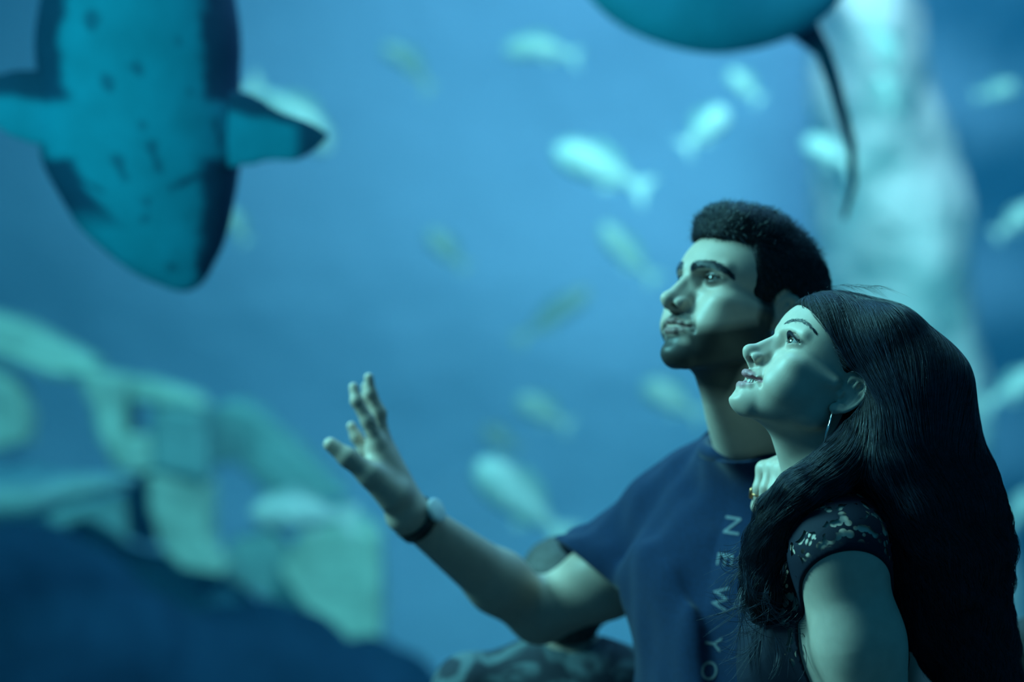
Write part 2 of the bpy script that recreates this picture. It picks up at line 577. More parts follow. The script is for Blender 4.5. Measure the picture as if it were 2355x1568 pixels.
def surf_strands(hsdf, O, R, s, roots, dirs, length, lift, k=5, curve=0.0):
    """short hairs: roots (mm, near surface) are pushed onto the head surface; dirs tangent; returns world paths"""
    P = roots.astype(np.float32)
    for _ in range(3):
        d, G = grad(hsdf, P, 0.3)
        P = P - G * d[:, None]
    d, G = grad(hsdf, P, 0.3)
    D = dirs - G * (dirs * G).sum(1)[:, None]
    D /= np.linalg.norm(D, axis=1, keepdims=True) + 1e-9
    t = np.linspace(0, 1, k)[None, :, None]
    L = np.asarray(length).reshape(-1, 1, 1)
    path = P[:, None] - G[:, None] * 0.4 + L * t * D[:, None] + G[:, None] * (lift * L * (t - curve * t * t))
    return O + (path * s / 1000.0) @ R


def eyebrow(parent, base, O, R, s, hsdf, side, pts, width, n, length, mat, rad=0.22):
    r = np.random.default_rng(5 + side)
    pts = np.array(pts, float)
    t = r.uniform(0, 1, n)
    seg = np.minimum((t * (len(pts) - 1)).astype(int), len(pts) - 2)
    f = t * (len(pts) - 1) - seg
    c = pts[seg] * (1 - f[:, None]) + pts[seg + 1] * f[:, None]
    w = width * np.where(t < 0.6, 1.0, 1.0 - (t - 0.6) / 0.4 * 0.75) * np.clip(t / 0.06 + 0.4, 0, 1)
    c[:, 2] += r.uniform(-1, 1, n) * w
    D = np.stack([np.ones(n) * 1.0, np.zeros(n), 0.9 - 1.5 * t + r.normal(0, 0.15, n)], 1)
    c[:, 0] *= side; D[:, 0] *= side
    path = surf_strands(hsdf, O, R, s, c, D, r.uniform(0.7, 1.1, n) * length, 0.22, 4, 0.6)
    V, F = strands(path, np.full(n, rad * s / 1000))
    return new_mesh('eyebrow', V, F, mat, parent, base)


def tube(path, rad, sides=10, closed=False):
    P = np.asarray(path, float)
    n = len(P)
    T = np.roll(P, -1, 0) - np.roll(P, 1, 0) if closed else np.gradient(P, axis=0)
    T /= np.linalg.norm(T, axis=1, keepdims=True) + 1e-9
    ref = np.array([0.2, 0.3, 0.93])
    A = np.cross(T, ref); A /= np.linalg.norm(A, axis=1, keepdims=True) + 1e-9
    B = np.cross(T, A)
    rad = np.broadcast_to(np.asarray(rad, float), (n,))
    V = []
    for i in range(n):
        for j in range(sides):
            a = 2 * math.pi * j / sides
            V.append(P[i] + rad[i] * (math.cos(a) * A[i] + math.sin(a) * B[i]))
    F = []
    for i in range(n if closed else n - 1):
        k = (i + 1) % n
        for j in range(sides):
            l = (j + 1) % sides
            F.append((i * sides + j, i * sides + l, k * sides + l, k * sides + j))
    if not closed:
        F.append(tuple(range(sides - 1, -1, -1)))
        F.append(tuple((n - 1) * sides + j for j in range(sides)))
    return np.array(V), F

# ------------------------------------------------------------------ the woman
def fp(*a):
    return px(*a).astype(np.float32)


def to_local(P, O, R, s=1.0):
    return ((P - O.astype(np.float32)) @ R.T.astype(np.float32)) / s


def masked(P, f, balls):
    """evaluate f only near the given balls"""
    d = np.full(len(P), 1.0, np.float32)
    m = np.zeros(len(P), bool)
    for c, rr in balls:
        dist = np.sqrt(((P - np.asarray(c, np.float32)) ** 2).sum(1))
        m |= dist < rr
        d = np.minimum(d, np.maximum(dist - rr + 0.05, 0.05))
    if m.any():
        d[m] = f(P[m])
    return d


def finger(P, pts, rad, k=0.006):
    return chain(P, [fp(*q) for q in pts], rad, k)


WQ = dict(jaw=0.93, chin=-2.0, chin_y=13.0, brow=7.0, fore=0.0, dimple=0.8, muz=0.0, lipy=0.8, nose=0.0, nose_w=0.92, tip_z=1.5, mouth=4.4, lip=1.0, corner_z=-28.5,
          fold=1.6, slant=1.0, eye_up=5.6, eye_lo=3.8, ear=0.95, beard=0.0, skin=(0.60, 0.46, 0.38),
          lip_col=(0.40, 0.17, 0.20), lid_col=(0.36, 0.25, 0.21), lid=0.55, beard_col=(0, 0, 0))
WS = 0.965
WR = frame(12.0, 26.0, 0.0)
WO = px(1937, 897, 2.85) - (np.array([-70.0, 0, 0]) * WS / 1000) @ WR
WT = px(1915, 1118, 2.955)                 # base of the neck
WTR = frame(-8.0, 4.0)
W_SH = WT + np.array([-0.158, -0.012, -0.062]) @ WTR     # near shoulder joint
W_EL = px(2052, 1830, 2.80)
W_WR = px(1900, 2180, 2.72)
W_SHR = WT + np.array([0.158, -0.005, -0.062]) @ WTR
W_ELR = px(1800, 1440, 3.06)
W_WRR = px(1846, 1062, 3.035)


def w_torso(P):
    l = to_local(P, WT, WTR)
    m = np.stack([np.abs(l[:, 0]), l[:, 1], l[:, 2]], 1)
    d = ell(m, (0, -0.005, -0.19), (0.138, 0.098, 0.19))
    d = smin(d, cap(m, (0.05, -0.015, -0.045), (0.150, -0.012, -0.066), 0.050, 0.046), 0.04)
    d = smin(d, cap(m, (0.0, -0.02, 0.02), (0.12, -0.018, -0.05), 0.045, 0.036), 0.04)
    d = smin(d, ell(m, (0.064, 0.048, -0.215), (0.058, 0.046, 0.064)), 0.03)
    d = smin(d, ell(m, (0, 0.0, -0.40), (0.120, 0.090, 0.16)), 0.06)
    d = smin(d, ell(m, (0, -0.01, -0.58), (0.165, 0.115, 0.15)), 0.08)
    return d


def w_neck(P):
    a = WO + (np.array([0, -16, -12]) * WS / 1000) @ WR
    b = WT + np.array([0, -0.012, -0.01]) @ WTR
    mid = (a * 0.45 + b * 0.55) + np.array([0.004, 0, 0.0])
    d = chain(P, [a, mid, b], [0.052, 0.050, 0.060], 0.03)
    # throat under the jaw
    t = WO + (np.array([0, 30, -46]) * WS / 1000) @ WR
    d = smin(d, cap(P, t, WT + np.array([0, 0.020, -0.005]) @ WTR, 0.028, 0.030), 0.03)
    return d


def w_arm(P, grow=0.0):
    return chain(P, [W_SH + np.array([0, 0, -0.004]), W_SH * 0.62 + W_EL * 0.38 + np.array([0.0, -0.004, 0]), W_EL], [0.050 + grow, 0.048 + grow, 0.038 + grow], 0.03)


def w_hands(P):
    return masked(P, _w_hands, [(W_WRR, 0.16), (W_WR, 0.20)])


def _w_hands(P):
    # far hand: resting on the man's chest
    wr = W_WRR
    kn = [(1757, 1078, 3.010), (1776, 1074, 2.992), (1795, 1078, 2.976), (1812, 1090, 2.966)]
    d = None
    for k in kn:
        c = cap(P, wr, fp(*k), 0.017, 0.0098)
        d = c if d is None else smin(d, c, 0.012)
    F = [[(1757, 1078, 3.010), (1748, 1122, 3.006), (1742, 1164, 3.016), (1746, 1180, 3.028)],
         [(1776, 1074, 2.992), (1764, 1122, 2.984), (1754, 1168, 2.992), (1756, 1184, 3.004)],
         [(1795, 1078, 2.976), (1784, 1128, 2.966), (1772, 1168, 2.972), (1772, 1184, 2.986)],
         [(1812, 1090, 2.966), (1804, 1130, 2.958), (1792, 1162, 2.962), (1790, 1174, 2.974)]]
    for q in F:
        d = smin(d, finger(P, q, [0.0096, 0.0082, 0.0072, 0.0062]), 0.005)
    d = smin(d, finger(P, [(1835, 1080, 3.05), (1800, 1110, 3.045), (1778, 1140, 3.045)], [0.012, 0.0095, 0.008]), 0.010)
    # near hand hangs below the frame
    wr2 = W_WR
    down = np.array([-0.03, -0.01, -0.085])
    for i, o in enumerate((-0.026, -0.009, 0.009, 0.026)):
        k = wr2 + down + np.array([o, 0, 0])
        c = cap(P, wr2, k, 0.020, 0.011)
        c = smin(c, chain(P, [k, k + np.array([-0.006, 0.004, -0.038]), k + np.array([-0.002, 0.016, -0.070])], [0.0092, 0.0082, 0.007], 0.005), 0.005)
        d = smin(d, c, 0.008)
    d = smin(d, chain(P, [wr2, wr2 + np.array([-0.045, -0.01, -0.04]), wr2 + np.array([-0.06, -0.01, -0.09])], [0.018, 0.011, 0.008], 0.006), 0.01)
    return d


def w_body(P):
    P = P.astype(np.float32)
    d = w_torso(P)
    d = smin(d, w_neck(P), 0.035)
    d = smin(d, w_arm(P), 0.035)
    d = smin(d, cap(P, W_EL, W_WR, 0.038, 0.025), 0.02)
    d = smin(d, chain(P, [W_SHR, W_ELR, W_WRR], [0.048, 0.038, 0.024], 0.02), 0.03)
    d = smin(d, w_hands(P), 0.012)
    near = ((P - WO.astype(np.float32)) ** 2).sum(1) < 0.19 ** 2
    if near.any():
        l = to_local(P[near], WO, WR, WS / 1000)
        d[near] = smin(d[near], head_sdf(l, WQ) * WS / 1000, 0.014)
    return d


WBASE = np.array([WT[0] + 0.01, WT[1], 0.0])
woman = thing('person', 'smiling long-haired woman in black lace top and hoop earring beside the man', 'person', WBASE)
V, F = mesh_sdf(w_body, (0.19, 2.54, 0.62), (0.74, 3.18, 1.70), 0.0019)
lc = to_local(V.astype(np.float32), WO, WR, WS / 1000)
new_mesh('body', V, F, M['skin'], woman, WBASE, col=head_color(lc, WQ))

for sd in (-1, 1):
    eyeball(woman, WBASE, WO, WR, WS, sd, (0.0, 1.0, 0.10))
w_head = lambda p: head_sdf(p, WQ)
WBROW = [(10, 84, 48.0), (21, 82, 54.0), (33, 76, 58.5), (44, 67, 58), (53, 55, 52)]
for sd in (-1, 1):
    eyebrow(woman, WBASE, WO, WR, WS, w_head, sd, WBROW, 2.4, 520, 6.0, M['hair'], 0.17)
    # lashes of the upper lid
    n = 46
    t = np.linspace(-1, 1, n)
    ax_ = 31.5 + 12.6 * t
    zz = 30.8 + 0.05 * (ax_ - 31.5) + WQ['eye_up'] * (1 - t * t)
    yy = Y_EYE + np.sqrt(np.maximum(14.2 ** 2 - (ax_ - 31) ** 2 - (zz - 30.5) ** 2, 4))
    root = np.stack([sd * ax_, yy, zz], 1)
    out = np.stack([sd * (0.35 * t + 0.15), np.ones(n) * 0.9, np.ones(n) * 0.25], 1)
    k = np.linspace(0, 1, 5)[None, :, None]
    path = root[:, None] + out[:, None] * 6.0 * k + np.array([0, 0, 4.0]) * k * k
    path = WO + (path * WS / 1000) @ WR
    Vl, Fl = strands(path, np.full(n, 0.00032))
    new_mesh('eyelashes', Vl, Fl, M['hair'], woman, WBASE)

# teeth: a curved row set behind the lips
row = []
for i in range(10):
    a = (i - 4.5) / 4.5
    c = np.array([a * 21.0, 92.5 - 12 * a * a, -31.0])
    w = 2.25 if abs(a) > 0.2 else 2.6
    for dx in (-w, w):
        for dy in (0.0, -3.0):
            for dz in (-3.6, 3.6):
                row.append(c + np.array([dx * (1 - 0.3 * abs(a)), dy - abs(dx) * 0.12, dz]))
Vt = np.array(row)
Ft = []
for i in range(10):
    b = i * 8
    Ft += [(b, b + 1, b + 5, b + 4), (b, b + 4, b + 6, b + 2), (b + 1, b + 3, b + 7, b + 5), (b + 2, b + 6, b + 7, b + 3), (b, b + 2, b + 3, b + 1), (b + 4, b + 5, b + 7, b + 6)]
new_mesh('teeth', WO + (Vt * WS / 1000) @ WR, Ft, M['teeth'], woman, WBASE, smooth=False)

# hoop earring hanging from the near lobe
top, bot = px(1914, 945, 2.842), px(1893, 1024, 2.845)
ctr = (top + bot) / 2
e1 = (top - bot) / 2
e2 = np.array([0.10, 0.99, 0.0]) * np.linalg.norm(e1)
hoop = [ctr + e1 * math.cos(a) + e2 * math.sin(a) for a in np.linspace(0, 2 * math.pi, 48, endpoint=False)]
Vh, Fh = tube(hoop, 0.0011, 8, True)
tag(new_mesh('hoop_earring', Vh, Fh, M['silver'], woman, WBASE), 'thin silver hoop earring')

# ring on the far hand: band plus raised setting
fa, fb = px(1750, 1112, 3.006), px(1743, 1156, 3.012)
axis = (fb - fa) / np.linalg.norm(fb - fa)
s1 = np.cross(axis, (0, 1.0, 0)); s1 /= np.linalg.norm(s1)
s2 = np.cross(axis, s1)
rc = px(1746, 1136, 3.010)
band = [rc + 0.0088 * (math.cos(a) * s1 + math.sin(a) * s2) for a in np.linspace(0, 2 * math.pi, 40, endpoint=False)]
Vr, Fr = tube(band, 0.0013, 8, True)
left = s1 if s1[0] < 0 else -s1
st = rc + left * 0.0098
Vs, Fs = tube([st - axis * 0.0072, st - axis * 0.0060, st, st + axis * 0.0060, st + axis * 0.0072], [0.0012, 0.0026, 0.0030, 0.0026, 0.0012], 12)
Fr = Fr + [tuple(i + len(Vr) for i in f) for f in Fs]
tag(new_mesh('finger_ring', np.concatenate([Vr, Vs]), Fr, M['copper'], woman, WBASE), 'copper coloured ring')

# ------------------------------------------------------------------ black blouse with a lace yoke
lace = bpy.data.materials.new('lace_cloth')
lace.use_nodes = True
nt = lace.node_tree
bs = nt.nodes['Principled BSDF']
bs.inputs['Base Color'].default_value = (0.008, 0.013, 0.028, 1)
bs.inputs['Roughness'].default_value = 0.75
bs.inputs['Specular IOR Level'].default_value = 0.2
tc = nt.nodes.new('ShaderNodeTexCoord')
vo = nt.nodes.new('ShaderNodeTexVoronoi'); vo.inputs['Scale'].default_value = 98; vo.inputs['Randomness'].default_value = 0.8
vf = nt.nodes.new('ShaderNodeTexVoronoi'); vf.inputs['Scale'].default_value = 30; vf.inputs['Randomness'].default_value = 0.75
nt.links.new(tc.outputs['Object'], vo.inputs['Vector'])
nt.links.new(tc.outputs['Object'], vf.inputs['Vector'])
h1 = nt.nodes.new('ShaderNodeMath'); h1.operation = 'LESS_THAN'; h1.inputs[1].default_value = 0.50
nt.links.new(vo.outputs['Distance'], h1.inputs[0])
h2 = nt.nodes.new('ShaderNodeMath'); h2.operation = 'GREATER_THAN'; h2.inputs[1].default_value = 0.50
nt.links.new(vf.outputs['Distance'], h2.inputs[0])
at = nt.nodes.new('ShaderNodeAttribute'); at.attribute_name = 'lace'
mu = nt.nodes.new('ShaderNodeMath'); mu.operation = 'MULTIPLY'
nt.links.new(h1.outputs[0], mu.inputs[0]); nt.links.new(h2.outputs[0], mu.inputs[1])
mu2 = nt.nodes.new('ShaderNodeMath'); mu2.operation = 'MULTIPLY'
nt.links.new(mu.outputs[0], mu2.inputs[0]); nt.links.new(at.outputs['Fac'], mu2.inputs[1])
tr = nt.nodes.new('ShaderNodeBsdfTransparent')
mxs = nt.nodes.new('ShaderNodeMixShader')
nt.links.new(mu2.outputs[0], mxs.inputs[0]); nt.links.new(bs.outputs[0], mxs.inputs[1]); nt.links.new(tr.outputs[0], mxs.inputs[2])
nt.links.new(mxs.outputs[0], nt.nodes['Material Output'].inputs['Surface'])
bn = nt.nodes.new('ShaderNodeBump'); bn.inputs['Strength'].default_value = 0.5; bn.inputs['Distance'].default_value = 0.003
nt.links.new(vf.outputs['Distance'], bn.inputs['Height']); nt.links.new(bn.outputs[0], bs.inputs['Normal'])
M['lace'] = lace

W_AX = (W_EL - W_SH) / np.linalg.norm(W_EL - W_SH)
W_CUTN = W_AX * 0.72 + np.array([-0.05, -0.69, 0.0]); W_CUTN /= np.linalg.norm(W_CUTN)
W_CUTP = W_SH + np.array([0.0, -0.052, 0.000])


def w_blouse(P):
    P = P.astype(np.float32)
    d = smin(w_torso(P), w_arm(P), 0.035)
    d = smin(d, chain(P, [W_SHR, W_SHR * 0.7 + W_ELR * 0.3], [0.050, 0.048], 0.02), 0.03)
    d = d - 0.0032 - 0.0020 * sines(P, 3, 40) * np.clip((1.30 - P[:, 2]) * 8, 0, 1) - 0.012 * np.clip((1.05 - P[:, 2]) * 4, 0, 1)
    pl = (P - W_CUTP.astype(np.float32)) @ W_CUTN.astype(np.float32)
    arm = np.maximum(w_arm(P, 0.018), -pl)
    d = np.maximum(d, -arm)
    l = to_local(P, WT, WTR)
    neck = np.sqrt(l[:, 0] ** 2 + ((l[:, 1] - 0.02) * 0.9) ** 2) - 0.062
    neck = np.maximum(neck, -(l[:, 2] + 0.07))
    d = np.maximum(d, -neck)
    return np.maximum(d, 0.80 - P[:, 2])


V, F = mesh_sdf(w_blouse, (0.19, 2.60, 0.78), (0.72, 3.16, 1.42), 0.0026, project=1)
l = to_local(V.astype(np.float32), WT, WTR)
yoke = np.clip((l[:, 2] + 0.215) / 0.01, 0, 1) * np.clip((0.052 - l[:, 1]) / 0.004, 0, 1)
pl = (V - W_CUTP) @ W_CUTN
edge = np.where(w_arm(V.astype(np.float32), 0.022) < 0, np.clip((-pl - 0.006) / 0.003, 0, 1), 1)
new_mesh('lace_blouse', V, F, M['lace'], woman, WBASE, attrs={'lace': yoke * edge})


# ------------------------------------------------------------------ her hair
def ch(pts):
    return [px(a, b, c) for a, b, c, _ in pts], [r * c / FPX for _, _, c, r in pts]


W_BACK = [[(2040, 800, dd, 100), (2098, 900, dd, 125), (2108, 1030, dd, 132), (2140, 1160, dd + 0.01, 145), (2165, 1270, dd + 0.02, 135), (2185, 1370, dd + 0.03, 105), (2225, 1480, dd + 0.05, 90), (2262, 1640, dd + 0.06, 80)]
          for dd in (2.875, 2.93, 2.985)]
W_LOCKS = [[(2030, 905, 2.875, 30), (2010, 985, 2.862, 46), (1950, 1055, 2.84, 48), (1895, 1098, 2.815, 40), (1835, 1135, 2.80, 36), (1788, 1195, 2.815, 36), (1762, 1270, 2.84, 34), (1748, 1350, 2.85, 28), (1738, 1420, 2.86, 18)],
           [(2020, 1000, 2.85, 70), (2045, 1080, 2.83, 62), (2110, 1160, 2.82, 58), (2160, 1245, 2.83, 58), (2190, 1330, 2.85, 60)],
           [(1960, 1000, 2.95, 60), (1880, 1110, 2.98, 50), (1800, 1200, 2.99, 42), (1755, 1300, 2.985, 36), (1738, 1400, 2.98, 32)]]


def w_hair(P):
    P = P.astype(np.float32)
    l = to_local(P, WO, WR, WS / 1000)
    c = ell(l, (0, -8, 50), (77, 95, 78))
    c = smin(c, ell(l, (0, 20, 59), (62, 51, 52)), 14)
    y, z, ax = l[:, 1], l[:, 2], np.abs(l[:, 0])
    line = (0.80 * (y - 5) + 24 - z) * 0.78
    c = smax(c, line, 5)
    d = c * WS / 1000
    for k in W_BACK + W_LOCKS:
        p, r = ch(k)
        d = smin(d, chain(P, p, r, 0.03), 0.022)
    er = ell(np.stack([ax, y, z], 1), (74, -12, 0), (16, 21, 35)) * WS / 1000
    d = smax(d, -er, 0.006)
    w = np.clip((1.44 - P[:, 2]) * 6, 0, 1)
    return d + (0.006 * sines(P * np.array([1, 1, 0.35], np.float32), 8, 60) + 0.004 * sines(P, 9, 90)) * w


V, F = mesh_sdf(w_hair, (0.24, 2.72, 0.98), (0.72, 3.10, 1.62), 0.0032)
hair = new_mesh('hair', V, F, M['hair_base'], woman, WBASE)

SEG = []
for dd, e in ((2.84, 1), (2.93, 0.4), (3.02, 1)):
    SEG += [((1868, 680, 2.93), (1925, 850, dd)), ((1905, 655, 2.93), (1985, 860, dd)), ((1985, 660, 2.93), (2035, 900, dd)), ((2075, 690, 2.93), (2120, 930, dd)),
            ((2140, 735, 2.93), (2200, 930, dd))]
for k in W_BACK + W_LOCKS:
    SEG += [(k[i][:3], k[i + 1][:3]) for i in range(len(k) - 1)]
SA = np.array([px(*a) for a, b in SEG], np.float32); SB = np.array([px(*b) for a, b in SEG], np.float32)
ST = (SB - SA) / np.linalg.norm(SB - SA, axis=1, keepdims=True)


def flow(P, SA, SB, ST, width=0.03):
    out = np.zeros_like(P)
    for a, b, t in zip(SA, SB, ST):
        dist = np.abs(cap(P, a, b, 0.0))
        out += np.exp(-(dist / width) ** 2)[:, None] * t
    return out / (np.linalg.norm(out, axis=1, keepdims=True) + 1e-9)


def comb(sdf, seeds, n, step, field, depth, r, wave=None):
    P = seeds.astype(np.float32)
    path = [P]
    for i in range(n - 1):
        D = field(P)
        d, G = grad(sdf, P)
        D = D - G * (D * G).sum(1)[:, None]
        D /= np.linalg.norm(D, axis=1, keepdims=True) + 1e-9
        P = P + D * step[:, None]
        d = sdf(P)
        P = P - G * np.clip(d - depth, -0.004, 0.004)[:, None]
        path.append(P.astype(np.float32))
    return np.stack(path, 1)


n = 15000
vis = V[(V[:, 1] < 2.97)]
sel = vis[RNG.integers(0, len(vis), n)]
K = 20
step = RNG.uniform(0.0045, 0.0085, n).astype(np.float32)
depth = RNG.uniform(-0.0012, 0.0022, n).astype(np.float32)
jit = RNG.normal(0, 0.06, (n, 3)).astype(np.float32)
paths = comb(w_hair, sel, K, step, lambda P: flow(P, SA, SB, ST) + jit, depth, 0)
# soft waves in the lengths
low = np.clip((1.42 - paths[..., 2]) * 7, 0, 1)
T = np.gradient(paths, axis=1); T /= np.linalg.norm(T, axis=2, keepdims=True) + 1e-9
side = np.cross(T, np.array([0, 1.0, 0.0])); side /= np.linalg.norm(side, axis=2, keepdims=True) + 1e-9
ph = sines(sel.astype(np.float32), 21, 30)[:, None] * 6 + paths[..., 2] * 75
paths = paths + side * (0.0065 * np.sin(ph) * low)[..., None]
tl = np.linspace(0, 1, K)[None]
paths[..., 1] -= low * 0.010 * tl ** 2 * RNG.uniform(-0.3, 1, (n, 1))
dT = np.diff(paths, axis=1); dT /= np.linalg.norm(dT, axis=2, keepdims=True) + 1e-9
ok = ((dT[:, 1:] * dT[:, :-1]).sum(2).min(1) > 0.6)
paths = paths[ok]; n = len(paths)
Vs, Fs = strands(paths, RNG.uniform(0.00012, 0.00026, n))
tag(new_mesh('hair_strands', Vs, Fs, M['hair'], hair, (0, 0, 0)), kind='stuff').location = -WBASE

# curling ends and stray hairs
m = 420
root = np.concatenate([np.stack([px(RNG.uniform(1690, 1790), RNG.uniform(1230, 1480), RNG.uniform(2.80, 2.88)) for _ in range(300)]),
                       np.stack([px(RNG.uniform(2230, 2300), RNG.uniform(1150, 1500), RNG.uniform(2.9, 2.97)) for _ in range(120)])])
t = np.linspace(0, 1, 18)[None]
clus = RNG.integers(0, 26, m)
cd = RNG.normal(0, 1, (26, 6))
ang = cd[clus, 0] * 0.5 + RNG.normal(0, 0.12, m) - 2.0
cur = cd[clus, 1] * 1.6 + RNG.normal(0, 0.3, m)
L = np.abs(0.05 + 0.012 * cd[clus, 2]) * RNG.uniform(0.8, 1.2, m)
ctr = np.stack([root[clus * 11 % m][:, i] for i in range(3)], 1)
root = ctr + (root - ctr) * 0.12
a = ang[:, None] + cur[:, None] * t
dx = np.cumsum(np.cos(a), 1) * (L[:, None] / 18); dz = np.cumsum(np.sin(a), 1) * (L[:, None] / 18)
path = np.stack([root[:, None, 0] + dx, root[:, None, 1] - 0.012 * t, root[:, None, 2] + dz], -1)
Vs, Fs = strands(path, RNG.uniform(0.0002, 0.0004, m))
tag(new_mesh('hair_ends', Vs, Fs, M['hair'], hair, (0, 0, 0)), kind='stuff').location = -WBASE
m = 60
u = RNG.uniform(0, 1, m)
pr = np.stack([px(1840 + 190 * k, 684 - 40 * math.sin(min(k * 3, 1.6)) + 14 * k + 6, 2.93 + RNG.normal(0, 0.02)) for k in u])
dirs = np.stack([RNG.uniform(-0.5, 0.9, m), RNG.normal(0, 0.3, m), RNG.uniform(0.1, 0.7, m)], 1)
t = np.linspace(0, 1, 10)[None, :, None]
path = pr[:, None] + dirs[:, None] * 0.022 * t + np.array([0.02, 0, -0.016]) * t * t
Vs, Fs = strands(path, np.full(m, 0.00012))
tag(new_mesh('stray_hairs', Vs, Fs, M['hair'], hair, (0, 0, 0)), kind='stuff').location = -WBASE

# ------------------------------------------------------------------ the man
MQ = dict(jaw=1.03, chin=3.0, chin_y=8.5, brow=8.0, fore=4.0, slope=7.0, dimple=0.01, muz=-3.5, lipy=-0.4, nose=2.0, nose_w=1.05, tip_z=0.0, mouth=0.0, lip=0.78, corner_z=-31.0,
          fold=1.7, slant=0.6, eye_up=3.2, eye_lo=2.0, ear=1.03, beard=0.97, skin=(0.52, 0.39, 0.32),
          lip_col=(0.20, 0.105, 0.10), lid_col=(0.05, 0.035, 0.032), lid=0.97, beard_col=(0.030, 0.026, 0.026))
MS = 1.07
MR = frame(30.0, 12.0, 0.0)
MO = px(1782, 728, 3.09) - (np.array([-70.0, 0, 0]) * MS / 1000) @ MR
MT = px(1752, 1075, 3.29)                       # base of the neck
MTR = frame(52.0, 2.0)
M_SH = px(1550, 1252, 3.39)      # far (right) shoulder, the stretched arm
M_EL = px(1240, 1410, 3.49)
M_WR = px(936, 1178, 3.33)
M_SHL = MT + np.array([-0.170, -0.01, -0.075]) @ MTR
M_ELL = px(2080, 1500, 3.30)
M_WRL = px(2170, 1900, 3.10)


def m_torso(P):
    l = to_local(P, MT, MTR)
    m = np.stack([np.abs(l[:, 0]), l[:, 1], l[:, 2]], 1)
    d = ell(m, (0, -0.005, -0.20), (0.148, 0.110, 0.20))
    d = smin(d, ell(m, (0.075, 0.055, -0.15), (0.085, 0.060, 0.075)), 0.04)
    d = smin(d, cap(m, (0.06, -0.015, -0.045), (0.155, -0.010, -0.070), 0.060, 0.056), 0.05)
    d = smin(d, cap(m, (0.0, -0.025, 0.03), (0.13, -0.02, -0.045), 0.055, 0.042), 0.04)
    d = smin(d, ell(m, (0, 0.0, -0.42), (0.142, 0.105, 0.20)), 0.07)
    d = smin(d, ell(m, (0, -0.01, -0.60), (0.160, 0.115, 0.15)), 0.08)
    return d


def m_neck(P):
    a = MO + (np.array([0, -14, -10]) * MS / 1000) @ MR
    b = MT + np.array([0, -0.015, -0.01]) @ MTR
    d = chain(P, [a, (a + b) / 2, b], [0.060, 0.058, 0.066], 0.03)
    t = MO + (np.array([0, 30, -56]) * MS / 1000) @ MR
    d = smin(d, cap(P, t, MT + np.array([0, 0.030, 0.0]) @ MTR, 0.030, 0.034), 0.03)
    return d


def m_arm(P):
    u = M_SH * 0.5 + M_EL * 0.5
    d = chain(P, [M_SH, u, M_EL], [0.054, 0.051, 0.043], 0.03)
    f = M_EL * 0.68 + M_WR * 0.32
    d = smin(d, chain(P, [M_EL, f, M_WR], [0.041, 0.043, 0.0255], 0.02), 0.016)
    return d


def _m_hand(P):
    # the stretched right hand, thumb towards the camera, fingers up
    wr = M_WR
    KN = [(868, 1022, 3.315), (876, 1004, 3.332), (874, 1002, 3.352), (864, 1014, 3.370)]
    d = None
    for i, k in enumerate(KN):
        c = cap(P, wr + np.array([0, (i - 1.5) * 0.006, 0]), fp(*k), 0.0225, 0.0118)
        d = c if d is None else smin(d, c, 0.016)
    FG = [[(868, 1022, 3.315), (846, 968, 3.310), (820, 922, 3.308), (813, 890, 3.312)],
          [(876, 1004, 3.332), (872, 950, 3.332), (852, 905, 3.330), (848, 868, 3.330)],
          [(874, 1002, 3.352), (866, 952, 3.356), (846, 916, 3.358), (842, 888, 3.358)],
          [(864, 1014, 3.370), (840, 1040, 3.370), (820, 1005, 3.370), (808, 980, 3.370)]]
    for q in FG:
        d = smin(d, finger(P, q, [0.0112, 0.0094, 0.0080, 0.0066]), 0.006)
    # thumb and its ball
    d = smin(d, finger(P, [(905, 1140, 3.305), (852, 1092, 3.290), (800, 1052, 3.282), (760, 1022, 3.280)], [0.0235, 0.0165, 0.0125, 0.0098], 0.008), 0.014)
    d = smin(d, cap(P, fp(872, 1098, 3.305), fp(858, 1040, 3.320), 0.016, 0.012), 0.014)
    return d


def _m_handl(P):
    wr2 = M_WRL
    d = None
    for o in (-0.026, -0.009, 0.009, 0.026):
        k = wr2 + np.array([o, -0.01, -0.09])
        c = cap(P, wr2, k, 0.022, 0.012)
        c = smin(c, chain(P, [k, k + np.array([0, 0.0, -0.04]), k + np.array([0, 0.012, -0.075])], [0.010, 0.009, 0.0075], 0.005), 0.005)
        d = c if d is None else smin(d, c, 0.008)
    return smin(d, chain(P, [wr2, wr2 + np.array([-0.045, -0.01, -0.045]), wr2 + np.array([-0.055, -0.015, -0.095])], [0.019, 0.012, 0.009], 0.006), 0.01)


def m_body(P):
    P = P.astype(np.float32)
    d = m_torso(P)
    d = smin(d, m_neck(P), 0.04)
    d = smin(d, m_arm(P), 0.04)
    d = smin(d, chain(P, [M_SHL, M_ELL, M_WRL], [0.056, 0.042, 0.027], 0.03), 0.03)
    d = smin(d, masked(P, _m_hand, [(px(860, 1050, 3.32), 0.19)]), 0.014)
    d = smin(d, masked(P, _m_handl, [(M_WRL + np.array([0, 0, -0.08]), 0.16)]), 0.014)
    near = ((P - MO.astype(np.float32)) ** 2).sum(1) < 0.20 ** 2
    if near.any():
        l = to_local(P[near], MO, MR, MS / 1000)
        d[near] = smin(d[near], head_sdf(l, MQ) * MS / 1000, 0.014)
    return d


